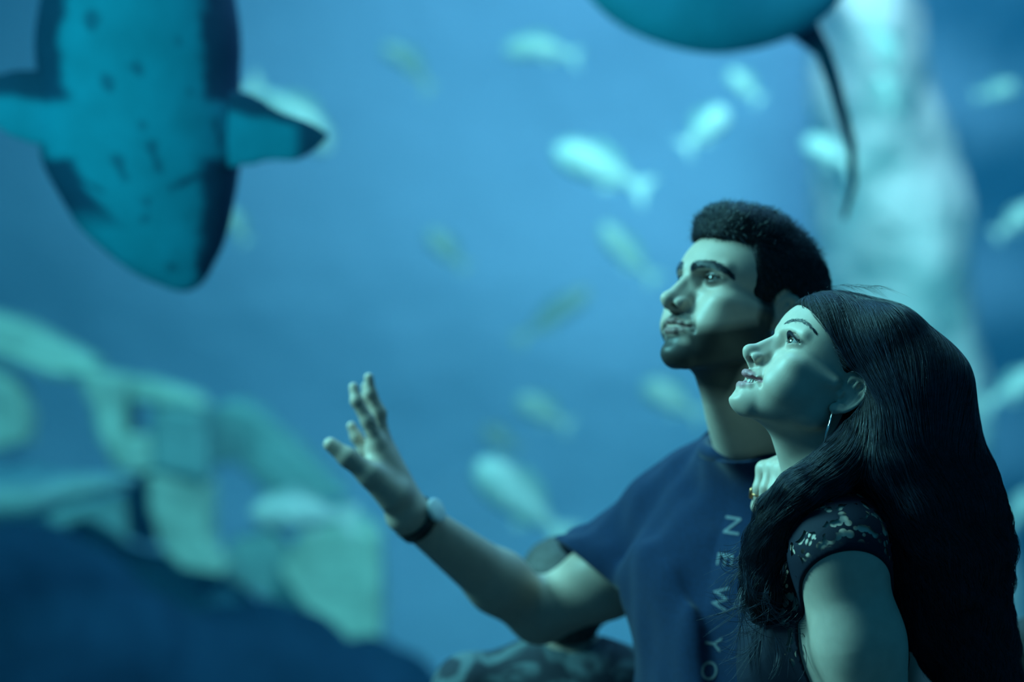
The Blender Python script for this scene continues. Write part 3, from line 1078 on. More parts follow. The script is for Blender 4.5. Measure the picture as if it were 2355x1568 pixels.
MBASE = np.array([MT[0], MT[1], 0.0])
man = thing('person', 'short-haired bearded man in navy lettered T-shirt stretching one hand out', 'person', MBASE)
V, F = mesh_sdf(m_body, (-0.30, 2.90, 0.68), (0.70, 3.74, 1.80), 0.0023)
lc = to_local(V.astype(np.float32), MO, MR, MS / 1000)
new_mesh('body', V, F, M['skin'], man, MBASE, col=head_color(lc, MQ))
for sd in (-1, 1):
    eyeball(man, MBASE, MO, MR, MS, sd, (0.05, 1.0, 0.12), white=0.16)
m_head = lambda p: head_sdf(p, MQ)
MBROW = [(7, 90, 40.0), (19, 88, 44), (33, 82, 46.5), (46, 72, 43.5), (55, 60, 36)]
for sd in (-1, 1):
    eyebrow(man, MBASE, MO, MR, MS, m_head, sd, MBROW, 5.6, 1500, 7.5, M['hair'], 0.3)


# T-shirt
M_AX = (M_EL - M_SH) / np.linalg.norm(M_EL - M_SH)
M_HEM = px(1412, 1362, 3.43)
M_HN = np.array([-0.66, -0.12, -0.72]); M_HN /= np.linalg.norm(M_HN)


def m_tee_solid(P):
    P = P.astype(np.float32)
    d = smin(m_torso(P), m_neck(P), 0.04)
    # loose below the chest
    l = to_local(P, MT, MTR)
    loose = ell(l * np.array([1, 1, 0.25], np.float32), (0, 0.012, -0.10), (0.146, 0.128, 0.20))
    d = smin(d, smax(loose, l[:, 2] + 0.16, 0.10), 0.05)
    sl = chain(P, [M_SH + np.array([0.03, 0, 0.01]), M_SH * 0.72 + M_EL * 0.28, M_SH * 0.40 + M_EL * 0.60], [0.060, 0.064, 0.074], 0.03)
    d = smin(d, sl + 0.0 * d, 0.035)
    d = smin(d, chain(P, [M_SHL, M_SHL * 0.55 + M_ELL * 0.45], [0.064, 0.066], 0.03), 0.03)
    w = np.sin(P[:, 0] * 95 + P[:, 1] * 60 + 2.0 * sines(P, 4, 9)) * 0.0055 * np.clip((1.36 - P[:, 2]) * 6, 0, 1)
    f = sines(P * np.array([1, 1, 0.4], np.float32), 14, 55) * 0.0048
    return d - 0.0115 + w + f


def m_tee(P):
    P = P.astype(np.float32)
    d = m_tee_solid(P)
    d = np.maximum(d, -(d + 0.0085))
    arm = cap(P, M_SH, M_EL, 0.115, 0.115)
    hem = (P - M_HEM.astype(np.float32)) @ M_HN.astype(np.float32)
    lt = to_local(P, MT, MTR)
    d = np.maximum(d, np.where((arm < 0) & (lt[:, 0] > 0.165), hem, -1))
    axl = (M_ELL - M_SHL) / np.linalg.norm(M_ELL - M_SHL)
    hl = M_SHL * 0.62 + M_ELL * 0.38
    d = np.maximum(d, np.where(P[:, 0] > M_SHL[0] - 0.02, (P - hl.astype(np.float32)) @ axl.astype(np.float32), -1))
    above = lt[:, 2] - (0.034 - 0.26 * (lt[:, 1] - 0.01))
    d = np.maximum(d, -np.maximum(m_neck(P) - 0.030, -above))
    nk = MT + np.array([0, 0.020, 0.062]) @ MTR
    d = np.maximum(d, -np.maximum(ell(P, nk, (0.072, 0.072, 0.055)), -above))
    return np.maximum(d, 0.78 - P[:, 2])


V, F = mesh_sdf(m_tee, (-0.02, 2.98, 0.76), (0.72, 3.60, 1.50), 0.0030, project=0)
tee = new_mesh('t_shirt', V, F, M['tee'], man, MBASE)

# ribbed collar: follows the neck opening
ring = []
for a in np.linspace(0, 2 * math.pi, 64, endpoint=False):
    lp = np.array([0.0715 * math.cos(a), 0.010 + 0.0765 * math.sin(a), 0.036 - 0.020 * math.sin(a)])
    ring.append(MT + lp @ MTR)
ring = np.array(ring, np.float32)
Vc, Fc = tube(ring, 0.0105, 12, True)
new_mesh('collar', Vc, Fc, M['tee'], tee, (0, 0, 0)).location = -MBASE


# lettering down the chest, laid on the cloth
def trace(sdf, pts2):
    D = np.stack([px(a, b, 1.0) - np.array([0, 0, CAMZ]) for a, b in pts2])
    D /= np.linalg.norm(D, axis=1, keepdims=True)
    o = np.array([0, 0, CAMZ])
    t = np.full(len(D), 2.8)
    for _ in range(60):
        t += 0.6 * (sdf((o + D * t[:, None]).astype(np.float32)) - 0.0008)
    return o + D * t[:, None]


def letter(ch_, cx, cy, hgt, wid, rot):
    cu = bpy.data.curves.new('letter', 'FONT')
    cu.body = ch_
    cu.resolution_u = 6
    ob = bpy.data.objects.new('letter', cu)
    COL.objects.link(ob)
    dg = bpy.context.evaluated_depsgraph_get()
    me = bpy.data.meshes.new_from_object(ob.evaluated_get(dg))
    bpy.data.objects.remove(ob)
    bm = bmesh.new(); bm.from_mesh(me)
    bmesh.ops.triangulate(bm, faces=bm.faces[:])
    bmesh.ops.subdivide_edges(bm, edges=[e for e in bm.edges if e.calc_length() > 0.12], cuts=2)
    bmesh.ops.triangulate(bm, faces=bm.faces[:])
    v = np.array([q.co[:] for q in bm.verts]); f = [tuple(q.index for q in k.verts) for k in bm.faces]
    bm.free()
    lo, hi = v.min(0), v.max(0)
    u = (v[:, 0] - (lo[0] + hi[0]) / 2) / (hi[0] - lo[0]) * wid
    w = (v[:, 1] - (lo[1] + hi[1]) / 2) / (hi[1] - lo[1]) * hgt
    # rotated a quarter turn clockwise: reading direction runs down the chest
    c, s_ = math.cos(rot), math.sin(rot)
    X, Y = w, u
    P2 = np.stack([cx + X * c - Y * s_, cy + X * s_ + Y * c], 1)
    Vw = trace(m_tee_solid, P2)
    o = np.array([0, 0, CAMZ])
    n_ = len(Vw)
    nrm = (Vw - o) / np.linalg.norm(Vw - o, axis=1, keepdims=True)
    bk = Vw + nrm * 0.0012
    F2 = f + [tuple(i + n_ for i in k[::-1]) for k in f]
    tag(new_mesh('letter', np.concatenate([Vw, bk]), F2, M['print'], tee, (0, 0, 0), smooth=False), 'pale printed letter ' + ch_).location = -MBASE


for c_, x_, y_, w_ in (('N', 1684, 1208, 40), ('E', 1667, 1287, 28), ('W', 1655, 1375, 58), ('Y', 1640, 1480, 36), ('O', 1631, 1542, 44), ('R', 1623, 1622, 36), ('K', 1614, 1692, 36)):
    letter(c_, x_, y_, 36, w_, math.radians(9))

# wrist watch
wv = M_EL - M_WR; wv /= np.linalg.norm(wv)
wc = M_WR + wv * 0.020
g1 = np.cross(wv, (0, 1.0, 0)); g1 /= np.linalg.norm(g1)
if g1[2] < 0: g1 = -g1
g2 = np.cross(wv, g1)
rad = 0.0305
Vb, Fb = [], []
nb = 44
for i in range(nb):
    a = 2 * math.pi * i / nb
    o_ = math.cos(a) * g1 + math.sin(a) * g2
    for h_, rr in ((-0.008, rad), (-0.008, rad + 0.0028), (0.008, rad + 0.0028), (0.008, rad)):
        Vb.append(wc + o_ * rr + wv * h_)
for i in range(nb):
    j = (i + 1) % nb
    for k in range(4):
        l_ = (k + 1) % 4
        Fb.append((i * 4 + k, i * 4 + l_, j * 4 + l_, j * 4 + k))
watch = new_mesh('watch_strap', np.array(Vb), Fb, M['strap'], man, MBASE)
tow = np.array([0, -1.0, 0]); tow -= wv * (tow @ wv); tow /= np.linalg.norm(tow)
dn = g1 * 0.80 + tow * 0.60; dn /= np.linalg.norm(dn)
dc = wc + dn * (rad + 0.001)
b1 = np.cross(dn, wv)
Vd, Fd = [], []
nd = 32
for h_, rr in ((0, 0.0160), (0.004, 0.0178), (0.0075, 0.0172), (0.0085, 0.0150)):
    for i in range(nd):
        a = 2 * math.pi * i / nd
        Vd.append(dc + dn * h_ + rr * (math.cos(a) * wv + math.sin(a) * b1))
for k in range(3):
    for i in range(nd):
        j = (i + 1) % nd
        Fd.append((k * nd + i, k * nd + j, (k + 1) * nd + j, (k + 1) * nd + i))
Fd.append(tuple(range(nd - 1, -1, -1))); Fd.append(tuple(3 * nd + i for i in range(nd)))
tag(new_mesh('watch_case', np.array(Vd), Fd, M['dial_glare'], watch, (0, 0, 0)), 'round watch case whitened by a painted reflection').location = -MBASE


# his hair: short sides, raised front
def m_hair(P):
    l = to_local(P.astype(np.float32), MO, MR, MS / 1000)
    y, z, ax = l[:, 1], l[:, 2], np.abs(l[:, 0])
    d = ell(l, (0, -12, 50), (77, 93, 78))
    top = ell(l, (0, 15, 98), (58, 60, 36))
    d = smin(d, top, 22)
    d = smin(d, ell(l, (0, 47, 105), (46, 24, 21)), 16)
    d = smin(d, ell(l, (0, -60, 30), (66, 46, 62)), 20)
    # hairline: forehead edge, temple, in front of the ear, round behind it
    cutf = np.minimum((82 + 0.10 * (y - 60) - z), (y - 34 - 0.12 * (z - 40)))       # face in front of the temple
    low = (-(z + 38) - 0.35 * (y + 60))                                              # nape
    d = smax(d, cutf, 5)
    d = smax(d, np.minimum(10 - z, y + 8), 4)
    d = smax(d, low, 6)
    side = ell(np.stack([ax, y, z], 1), (74, -12, 0), (16, 22, 36))
    d = smax(d, -side, 5)
    d = d * MS / 1000
    return d + 0.0016 * sines(P.astype(np.float32), 31, 260)


V, F = mesh_sdf(m_hair, MO - 0.16, MO + 0.19, 0.0030)
mh = new_mesh('hair', V, F, M['hair_base'], man, MBASE)
n = 7000
sel = V[RNG.integers(0, len(V), n)]
d, G = grad(m_hair, sel)
l = to_local(sel.astype(np.float32), MO, MR, MS / 1000)
topw = np.clip((l[:, 2] - 70) / 30, 0, 1)[:, None]
D = (np.array([0, -0.25, 0.55]) @ MR) * topw + (np.array([0, -0.7, -0.6]) @ MR) * (1 - topw) + RNG.normal(0, 0.25, (n, 3))
D = D - G * (D * G).sum(1)[:, None] * 0.7 + G * (0.30 * topw + 0.06)
D /= np.linalg.norm(D, axis=1, keepdims=True)
L = (0.005 + 0.006 * topw[:, 0]) * RNG.uniform(0.6, 1.25, n)
t = np.linspace(-0.15, 1, 6)[None, :, None]
path = sel[:, None] + D[:, None] * L[:, None, None] * t + (np.array([0.0, 0, -1.0]) * 0.003) * t * t
Vs, Fs = strands(path, RNG.uniform(0.0002, 0.0004, n))
tag(new_mesh('hair_strands', Vs, Fs, M['hair'], mh, (0, 0, 0)), kind='stuff').location = -MBASE


# ------------------------------------------------------------------ trousers and shoes of the couple (below the frame)
def legs(parent, base, T, R, half, rad, col):
    hips = [T + np.array([s_ * half, -0.01, -0.62]) @ R for s_ in (-1, 1)]
    feet = [np.array([T[0], T[1], 0.07]) + np.array([s_ * (half + 0.01), -0.02, 0.0]) @ R for s_ in (-1, 1)]

    def f(P):
        P = P.astype(np.float32)
        d = cap(P, hips[0], hips[1], rad * 1.05)
        for h_, k in zip(hips, feet):
            kn = (h_ + k) / 2 + np.array([0, 0.02, 0.02]) @ R
            d = smin(d, chain(P, [h_, kn, k], [rad, rad * 0.72, rad * 0.55], 0.04), 0.04)
        d = d + 0.003 * sines(P, 17, 40)
        return np.maximum(d, np.maximum(0.05 - P[:, 2], P[:, 2] - (T[2] - 0.50)))
    lo = np.minimum(np.min(hips, 0), np.min(feet, 0)) - 0.14
    hi = np.maximum(np.max(hips, 0), np.max(feet, 0)) + 0.16
    V, F = mesh_sdf(f, lo, hi, 0.009, project=0)
    new_mesh('trousers', V, F, col, parent, base)
    for k in feet:
        fw = np.array([0, 1.0, 0]) @ R

        def g(P):
            P = P.astype(np.float32)
            c = k * np.array([1, 1, 0])
            d = cap(P, c + np.array([0, 0, 0.045]) - fw * 0.06, c + fw * 0.13 + np.array([0, 0, 0.035]), 0.046, 0.040)
            d = smin(d, cap(P, c + np.array([0, 0, 0.05]), c + np.array([0, 0, 0.11]), 0.046, 0.044), 0.03)
            return np.maximum(d, 0.001 - P[:, 2])
        c = k * np.array([1, 1, 0])
        V, F = mesh_sdf(g, c - np.array([0.26, 0.26, 0.02]), c + np.array([0.26, 0.26, 0.18]), 0.009, project=0)
        new_mesh('shoe', V, F, M['shoe'], parent, base)


legs(woman, WBASE, WT, WTR, 0.085, 0.092, M['denim'])
legs(man, MBASE, MT, MTR, 0.09, 0.095, M['denim'])

# ------------------------------------------------------------------ aquarium hall and tank
def box(name, lo, hi, mat, kind=None, parent=None, bevel=0.0):
    bm = bmesh.new()
    bmesh.ops.create_cube(bm, size=1.0)
    lo, hi = Vector(lo), Vector(hi)
    for v in bm.verts:
        v.co = Vector((lo[i] + (v.co[i] + 0.5) * (hi[i] - lo[i]) for i in range(3)))
    if bevel:
        bmesh.ops.bevel(bm, geom=bm.edges[:], offset=bevel, segments=2, affect='EDGES', profile=0.6)
    me = bpy.data.meshes.new(name); bm.to_mesh(me); bm.free()
    me.materials.append(mat)
    o = bpy.data.objects.new(name, me)
    COL.objects.link(o)
    if parent: o.parent = parent
    if kind: o['kind'] = kind
    return o


M['hall_floor'] = material('hall_floor', (0.05, 0.05, 0.055), rough=0.45, noise=(6, 0.25))
M['hall_wall'] = material('hall_wall', (0.03, 0.035, 0.045), rough=0.85, noise=(8, 0.2))
M['tank_wall'] = material('tank_wall', (0.22, 0.42, 0.58), rough=1.0, spec=0.0, noise=(0.55, 0.10), bump=(2.0, 0.4, 0.2))
M['sand'] = material('tank_sand', (0.12, 0.20, 0.28), rough=1.0, spec=0.0, noise=(3, 0.3), bump=(4, 0.5, 0.1))
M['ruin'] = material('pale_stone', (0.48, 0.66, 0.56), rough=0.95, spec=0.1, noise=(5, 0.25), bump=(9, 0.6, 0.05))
M['ruin_dim'] = material('darker_stone', (0.24, 0.42, 0.42), rough=0.95, spec=0.1, noise=(5, 0.25), bump=(9, 0.6, 0.05))  # same stone in a darker tone
M['shaded_rock'] = material('shaded_rock', (0.012, 0.035, 0.075), rough=1.0, spec=0.05, noise=(3, 0.35), bump=(6, 0.7, 0.1))  # rock lying in shade; the shade is put into its colour
M['ledge'] = material('ledge_rock', (0.03, 0.10, 0.15), rough=1.0, spec=0.05, noise=(3, 0.35), bump=(6, 0.7, 0.1))
M['pale_rock'] = material('pale_coral_rock', (0.62, 0.74, 0.70), rough=1.0, spec=0.05, noise=(2.2, 0.3), bump=(4, 0.8, 0.15))
M['fish'] = material('silver_fish', attr='Col', rough=0.35, spec=0.6, noise=(9, 0.10))
M['shark'] = material('shark_skin', attr='Col', rough=0.7, spec=0.25, noise=(14, 0.12), bump=(60, 0.2, 0.01))
M['ray'] = material('ray_skin', attr='Col', rough=0.75, spec=0.2, noise=(8, 0.15))

GL = 3.82      # distance of the acrylic window
box('floor', (-6, -1.5, -0.1), (6, GL + 0.05, 0), M['hall_floor'], 'structure')
box('wall_back', (-6, GL, 0), (6, GL + 0.15, 0.35), M['hall_wall'], 'structure')
gm = bpy.data.materials.new('acrylic')
gm.use_nodes = True
gt = gm.node_tree
gt.nodes.remove(gt.nodes['Principled BSDF'])
trn = gt.nodes.new('ShaderNodeBsdfTransparent'); trn.inputs[0].default_value = (0.93, 0.985, 1.0, 1)
glo = gt.nodes.new('ShaderNodeBsdfGlossy'); glo.inputs['Roughness'].default_value = 0.02
fre = gt.nodes.new('ShaderNodeFresnel'); fre.inputs['IOR'].default_value = 1.2
mg = gt.nodes.new('ShaderNodeMixShader')
gt.links.new(fre.outputs[0], mg.inputs[0]); gt.links.new(trn.outputs[0], mg.inputs[1]); gt.links.new(glo.outputs[0], mg.inputs[2])
gt.links.new(mg.outputs[0], gt.nodes['Material Output'].inputs['Surface'])
pane = box('window_1', (-6, GL + 0.03, 0.35), (6, GL + 0.12, 5.2), gm, 'structure')
bm = bmesh.new(); bm.from_mesh(pane.data)
bmesh.ops.delete(bm, geom=[f for f in bm.faces if f.normal.y > 0.5], context='FACES')   # wet side: the water meets the acrylic, no second reflecting face
bm.to_mesh(pane.data); bm.free()
box('trim_1', (-6, GL - 0.02, 5.2), (6, GL + 0.17, 5.5), M['hall_wall'], 'structure')
wm = bpy.data.materials.new('sea_water')
wm.use_nodes = True
wt = wm.node_tree
wt.nodes.remove(wt.nodes['Principled BSDF'])
va = wt.nodes.new('ShaderNodeVolumeAbsorption'); va.inputs['Color'].default_value = (0.55, 0.88, 0.95, 1); va.inputs['Density'].default_value = 0.16
vs_ = wt.nodes.new('ShaderNodeVolumeScatter'); vs_.inputs['Color'].default_value = (0.03, 0.50, 1.0, 1); vs_.inputs['Density'].default_value = 0.035
ad = wt.nodes.new('ShaderNodeAddShader')
wt.links.new(va.outputs[0], ad.inputs[0]); wt.links.new(vs_.outputs[0], ad.inputs[1])
wt.links.new(ad.outputs[0], wt.nodes['Material Output'].inputs['Volume'])
wat = box('tank_water', (-6.9, GL + 0.13, -0.29), (6.9, 15.8, 5.1), wm)
tag(wat, kind='structure')
box('tank_floor', (-7, GL + 0.15, -0.5), (7, 16.4, -0.3), M['sand'], 'structure')

# rear wall of the tank: a gently curved, lumpy rendered surface
nx, nz = 90, 50
V, F = [], []
for j in range(nz + 1):
    for i in range(nx + 1):
        x = -7 + 14 * i / nx
        z = -0.4 + 6.6 * j / nz
        y = 13.0 - 0.030 * (x - 0.5) ** 2 + 0.10 * math.sin(1.3 * x + 0.4 * z) + 0.07 * math.sin(2.9 * z + x * 0.6) + (0.16 * math.sin(6.5 * z) if x > 2.05 else 0)
        if x > 1.95: y += min(1.3 * (x - 1.95), 3.0)
        V.append((x, y, z))
for j in range(nz):
    for i in range(nx):
        a = j * (nx + 1) + i
        F.append((a, a + 1, a + nx + 2, a + nx + 1))
tag(new_mesh('wall_tank', np.array(V), F, M['tank_wall']), kind='structure')


# ------------------------------------------------------------------ stonework on the tank floor
def slab(parent, pts, d, thick, mat, tilt=0.0, name='stone_slab'):
    """upright stone: outline in frame pixels at distance d, real thickness, slight turn about the vertical"""
    P = [px(a, b, d) for a, b in pts]
    c = sum(P) / len(P)
    bm = bmesh.new()
    vs = [bm.verts.new(Vector(p)) for p in P]
    f = bm.faces.new(vs)
    f.normal_update()
    if f.normal.y > 0:
        f.normal_flip()
    r_ = bmesh.ops.extrude_face_region(bm, geom=[f])
    for v in r_['geom']:
        if isinstance(v, bmesh.types.BMVert):
            v.co.y += thick
    bmesh.ops.recalc_face_normals(bm, faces=bm.faces[:])
    bmesh.ops.bevel(bm, geom=bm.edges[:], offset=0.02, segments=2, affect='EDGES', profile=0.5)
    for v in bm.verts:
        v.co.y += math.tan(math.radians(tilt)) * (v.co.x - c[0])
        v.co += Vector((random.uniform(-1, 1), random.uniform(-1, 1), random.uniform(-1, 1))) * 0.006
    me = bpy.data.meshes.new(name); bm.to_mesh(me); bm.free()
    me.materials.append(mat)
    o = bpy.data.objects.new(name, me)
    COL.objects.link(o)
    o.parent = parent
    o.matrix_parent_inverse = Matrix.Translation(-parent.location)
    return o


RB = px(350, 1568, 8.0); RB[2] = -0.3
ruin = thing('sunken_ruin', 'pale broken stone ruin with a square window hole on the tank floor', 'ruin', RB)
D0 = 8.0
for pts, dd, th, mt, tl in [
    ([(-120, 690), (20, 732), (205, 832), (180, 872), (120, 868), (-120, 775)], D0, 0.30, 'ruin', 12),
    ([(165, 838), (300, 868), (290, 925), (285, 998), (262, 1085), (225, 1000), (205, 930)], D0, 0.28, 'ruin', 5),
    ([(300, 868), (440, 903), (470, 938), (350, 932), (290, 925)], D0, 0.28, 'ruin', -8),
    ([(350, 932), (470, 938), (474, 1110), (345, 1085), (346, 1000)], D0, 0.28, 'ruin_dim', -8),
    ([(285, 998), (346, 1000), (345, 1085), (262, 1085)], D0, 0.28, 'ruin', 5),
    ([(338, 1085), (474, 1110), (478, 1250), (515, 1325), (405, 1305), (368, 1250), (346, 1180)], D0 + 0.02, 0.28, 'ruin', 6),
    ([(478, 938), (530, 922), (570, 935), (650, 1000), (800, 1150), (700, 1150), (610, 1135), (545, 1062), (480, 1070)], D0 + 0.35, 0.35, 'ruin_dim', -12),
    ([(700, 1210), (775, 1165), (868, 1235), (874, 1400), (868, 1515), (828, 1520), (765, 1460), (690, 1395), (640, 1310)], D0 + 0.2, 0.35, 'ruin', -10),
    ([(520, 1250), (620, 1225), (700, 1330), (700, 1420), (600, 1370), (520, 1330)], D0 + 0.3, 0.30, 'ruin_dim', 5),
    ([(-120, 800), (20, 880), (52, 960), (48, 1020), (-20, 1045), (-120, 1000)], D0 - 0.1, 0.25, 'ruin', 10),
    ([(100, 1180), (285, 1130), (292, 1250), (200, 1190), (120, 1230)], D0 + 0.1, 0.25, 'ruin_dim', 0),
    ([(283, 1092), (345, 1085), (350, 1260), (300, 1240)], D0 + 0.25, 0.2, 'shaded_rock', 0),  # column in shade, darkened by its material colour
]:
    slab(ruin, pts, dd, th, M[mt], tl)


def rock(name, label, blobs, mat, h, seed, amp, freq, group=None):
    P0 = np.array([px(a, b, c) for a, b, c, *_ in blobs])
    Rr = [np.array(q[3:6]) for q in blobs]

    def f(P):
        P = P.astype(np.float32)
        d = None
        for c, r_ in zip(P0, Rr):
            e = ell(P, c, r_)
            d = e if d is None else smin(d, e, 0.15)
        d = d + amp * sines(P, seed, freq) + amp * 0.4 * sines(P, seed + 1, freq * 2.7)
        return np.maximum(d, -0.31 - P[:, 2])
    lo = np.min([c - r_ for c, r_ in zip(P0, Rr)], 0) - amp * 2
    hi = np.max([c + r_ for c, r_ in zip(P0, Rr)], 0) + amp * 2
    lo[2] = max(lo[2], -0.4)
    V, F = mesh_sdf(f, lo, hi, h)
    base = V.mean(0); base[2] = V[:, 2].min()
    return tag(new_mesh(name, V, F, mat, None, base), label, 'rock', group)


rock('rock_mound', 'shade-darkened rock mound heaped below the stone ruin', [(-80, 1500, 7.2, 0.42, 0.4, 0.36), (150, 1560, 7.1, 0.36, 0.4, 0.34), (380, 1620, 7.3, 0.42, 0.4, 0.32), (600, 1640, 7.3, 0.34, 0.4, 0.26), (820, 1700, 7.4, 0.4, 0.4, 0.24), (120, 1960, 7.2, 0.75, 0.45, 0.5), (600, 2000, 7.3, 0.7, 0.45, 0.5)], M['shaded_rock'], 0.028, 41, 0.09, 7)
foot = rock('rock_footing', 'dim rock footing', [(-150, 1500, 8.35, 0.5, 0.34, 0.55), (60, 1530, 8.35, 0.45, 0.34, 0.55), (400, 1640, 8.4, 0.45, 0.34, 0.55), (740, 1800, 8.4, 0.42, 0.34, 0.6), (100, 2000, 8.4, 1.0, 0.5, 0.5), (650, 2000, 8.4, 0.6, 0.5, 0.5)], M['ledge'], 0.032, 45, 0.07, 6)
foot.parent = ruin
foot.matrix_parent_inverse = Matrix.Translation(-ruin.location)
del foot['category']
rock('rock_pillar', 'bright pale coral rock pillar rising behind the couple', [(1985, 60, 11.2, 0.22, 0.5, 0.9), (2010, 330, 11.3, 0.26, 0.5, 0.8), (2050, 620, 11.4, 0.36, 0.6, 0.8), (2060, 1000, 11.5, 0.45, 0.6, 0.9), (2070, 1500, 11.5, 0.6, 0.7, 1.0)], M['pale_rock'], 0.04, 51, 0.06, 5)


# ------------------------------------------------------------------ sharks and ray
def flat(P, Y0, k):
    return np.stack([P[:, 0], (P[:, 1] - Y0) / k, P[:, 2]], 1)


SD = 4.06
def sp(a, b):
    q = px(a, b, SD); q[1] = 0
    return q.astype(np.float32)


spx = SD / FPX


def shark_body(P):
    q = flat(P.astype(np.float32), SD + 0.14, 0.62)
    pts = [(300, -1350), (298, -950), (292, -560), (290, -200), (288, 80), (296, 300), (330, 430), (372, 540), (402, 622)]
    rad = [26, 70, 150, 215, 228, 226, 180, 106, 30]
    d = chain(q, [sp(*a) for a in pts], [r_ * spx for r_ in rad], 0.05)
    return d * 0.8


def shark_fin(side):
    def f(P):
        q = flat(P.astype(np.float32), SD + 0.10, 0.13)
        if side > 0:
            d = chain(q, [sp(425, 278), sp(540, 286), sp(660, 308), sp(748, 300)], [106 * spx, 76 * spx, 42 * spx, 20 * spx], 0.04)
        else:
            d = chain(q, [sp(150, 265), sp(40, 228), sp(-110, 200), sp(-210, 215)], [88 * spx, 74 * spx, 45 * spx, 20 * spx], 0.04)
        return d * 0.3
    return f


shark_base = px(290, -100, SD + 0.14)
shark = thing('shark', 'big pale-bellied shark gliding head down close behind the window', 'shark', shark_base)


def shark_col(V):
    a = V[:, 0] / spx + 1177.5                     # position across and along the animal in its own outline
    b = 784 - (V[:, 2] - CAMZ) / spx
    w = sines(V.astype(np.float32), 61, 22, 8) * 55 + sines(V.astype(np.float32), 62, 60, 8) * 30
    mid = 292 + np.clip((b - 330) / 300, 0, 1) * 105
    half = np.interp(b, [-560, 0, 300, 430, 540, 620], [150, 228, 226, 180, 106, 30])
    e = np.abs(a - mid) - half * 0.66 + w * 0.55
    f = np.clip(e / 26, 0, 1)
    fb = np.clip((b - 212) / 22, 0, 1) * np.clip((366 - b) / 16, 0, 1)
    f = f * (1 - fb)
    lowhead = np.clip((b - 470) / 60, 0, 1) * (a < 430)
    f = f * (1 - lowhead)
    sp_ = sines(V.astype(np.float32), 63, 75, 10) * 10
    spots = np.clip((sp_ - 3.2) * 1.2, 0, 1) * 0.6
    strk = np.clip(1 - np.abs((b - 395) - 0.55 * (a - 150)) / (10 + 6 * w / 55), 0, 1) * np.clip((240 - a) / 30, 0, 1)
    strk = np.maximum(strk, np.clip(1 - np.abs((b - 400) + 0.5 * (a - 440)) / (11 + 6 * w / 55), 0, 1) * np.clip((a - 385) / 20, 0, 1))
    strk = np.maximum(strk, np.clip(1 - np.abs((b - 545) + 0.9 * (a - 475)) / (10 + 5 * w / 55), 0, 1) * np.clip((a - 440) / 20, 0, 1))
    spots = np.maximum(spots, np.clip(strk * 1.6, 0, 1) * 0.85)
    f = np.maximum(f, spots)
    f = np.maximum(f, np.clip((a - 455 - (b < 330) * 8 + w * 0.5) / 18, 0, 1) * np.clip((b - 350) / 12, 0, 1) * np.clip((590 - b) / 30, 0, 1))
    f = np.maximum(f, np.clip((V[:, 1] - SD - 0.15) / 0.03, 0, 1))[:, None]
    return np.array([0.05, 0.42, 0.54]) * (1 - f) + np.array([0.04, 0.09, 0.16]) * f


V, F = mesh_sdf(shark_body, (sp(40, 0)[0] - 0.05, SD - 0.12, sp(0, 690)[2]), (sp(545, 0)[0] + 0.05, SD + 0.34, sp(0, -1420)[2]), 0.0080)
new_mesh('body', V, F, M['shark'], shark, shark_base, col=shark_col(V))
for sd_ in (1, -1):
    lo, hi = ((sp(330, 0)[0], SD + 0.0, sp(0, 420)[2]), (sp(800, 0)[0], SD + 0.2, sp(0, 120)[2])) if sd_ > 0 else ((sp(-260, 0)[0], SD + 0.0, sp(0, 420)[2]), (sp(260, 0)[0], SD + 0.2, sp(0, 120)[2]))
    V, F = mesh_sdf(shark_fin(sd_), lo, hi, 0.007)
    a = V[:, 0] / spx + 1177.5
    b = 784 - (V[:, 2] - CAMZ) / spx
    w = sines(V.astype(np.float32), 66, 40) * 18
    f = np.maximum(np.clip((a - 655 + w) / 30, 0, 1), np.clip((262 + (a - 560) * 0.16 - b + w) / 16, 0, 1)) if sd_ > 0 else np.clip((215 + a * 0.25 - b + w) / 20, 0, 1)
    f = f[:, None]
    tag(new_mesh('pectoral_fin', V, F, M['shark'], shark, shark_base, col=np.array([0.05, 0.42, 0.54]) * (1 - f) + np.array([0.04, 0.09, 0.16]) * f), 'dark-tipped pectoral fin')

def shark_rear(kind):
    def f(P):
        P = P.astype(np.float32)
        if kind == 'tail_fin':
            q = np.stack([(P[:, 0] - sp(300, 0)[0]) / 0.14, P[:, 1] - SD - 0.14, P[:, 2]], 1)
            z0 = sp(0, -1330)[2]
            d = smin(chain(q, [(0, 0, z0), (0, 0.12, z0 + 0.16), (0, 0.20, z0 + 0.34)], [0.03, 0.045, 0.015], 0.03),
                     chain(q, [(0, 0, z0), (0, -0.09, z0 + 0.10), (0, -0.13, z0 + 0.16)], [0.03, 0.035, 0.014], 0.03), 0.03)
        else:
            q = np.stack([(P[:, 0] - sp(290, 0)[0]) / 0.16, P[:, 1] - SD - 0.14, P[:, 2]], 1)
            z0 = sp(0, -330)[2]
            d = chain(q, [(0, 0.06, z0), (0, 0.16, z0 + 0.06), (0, 0.24, z0 + 0.12)], [0.09, 0.06, 0.018], 0.03)
        return d * 0.35
    return f


for kind, yy in (('tail_fin', -1400), ('dorsal_fin', -330)):
    c = sp(296, yy); c[1] = SD + 0.14
    V, F = mesh_sdf(shark_rear(kind), c - np.array([0.06, 0.30, 0.30]), c + np.array([0.06, 0.36, 0.50]), 0.009)
    new_mesh(kind, V, F, M['shark'], shark, shark_base, col=np.tile(np.array([0.04, 0.09, 0.16]), (len(V), 1)))

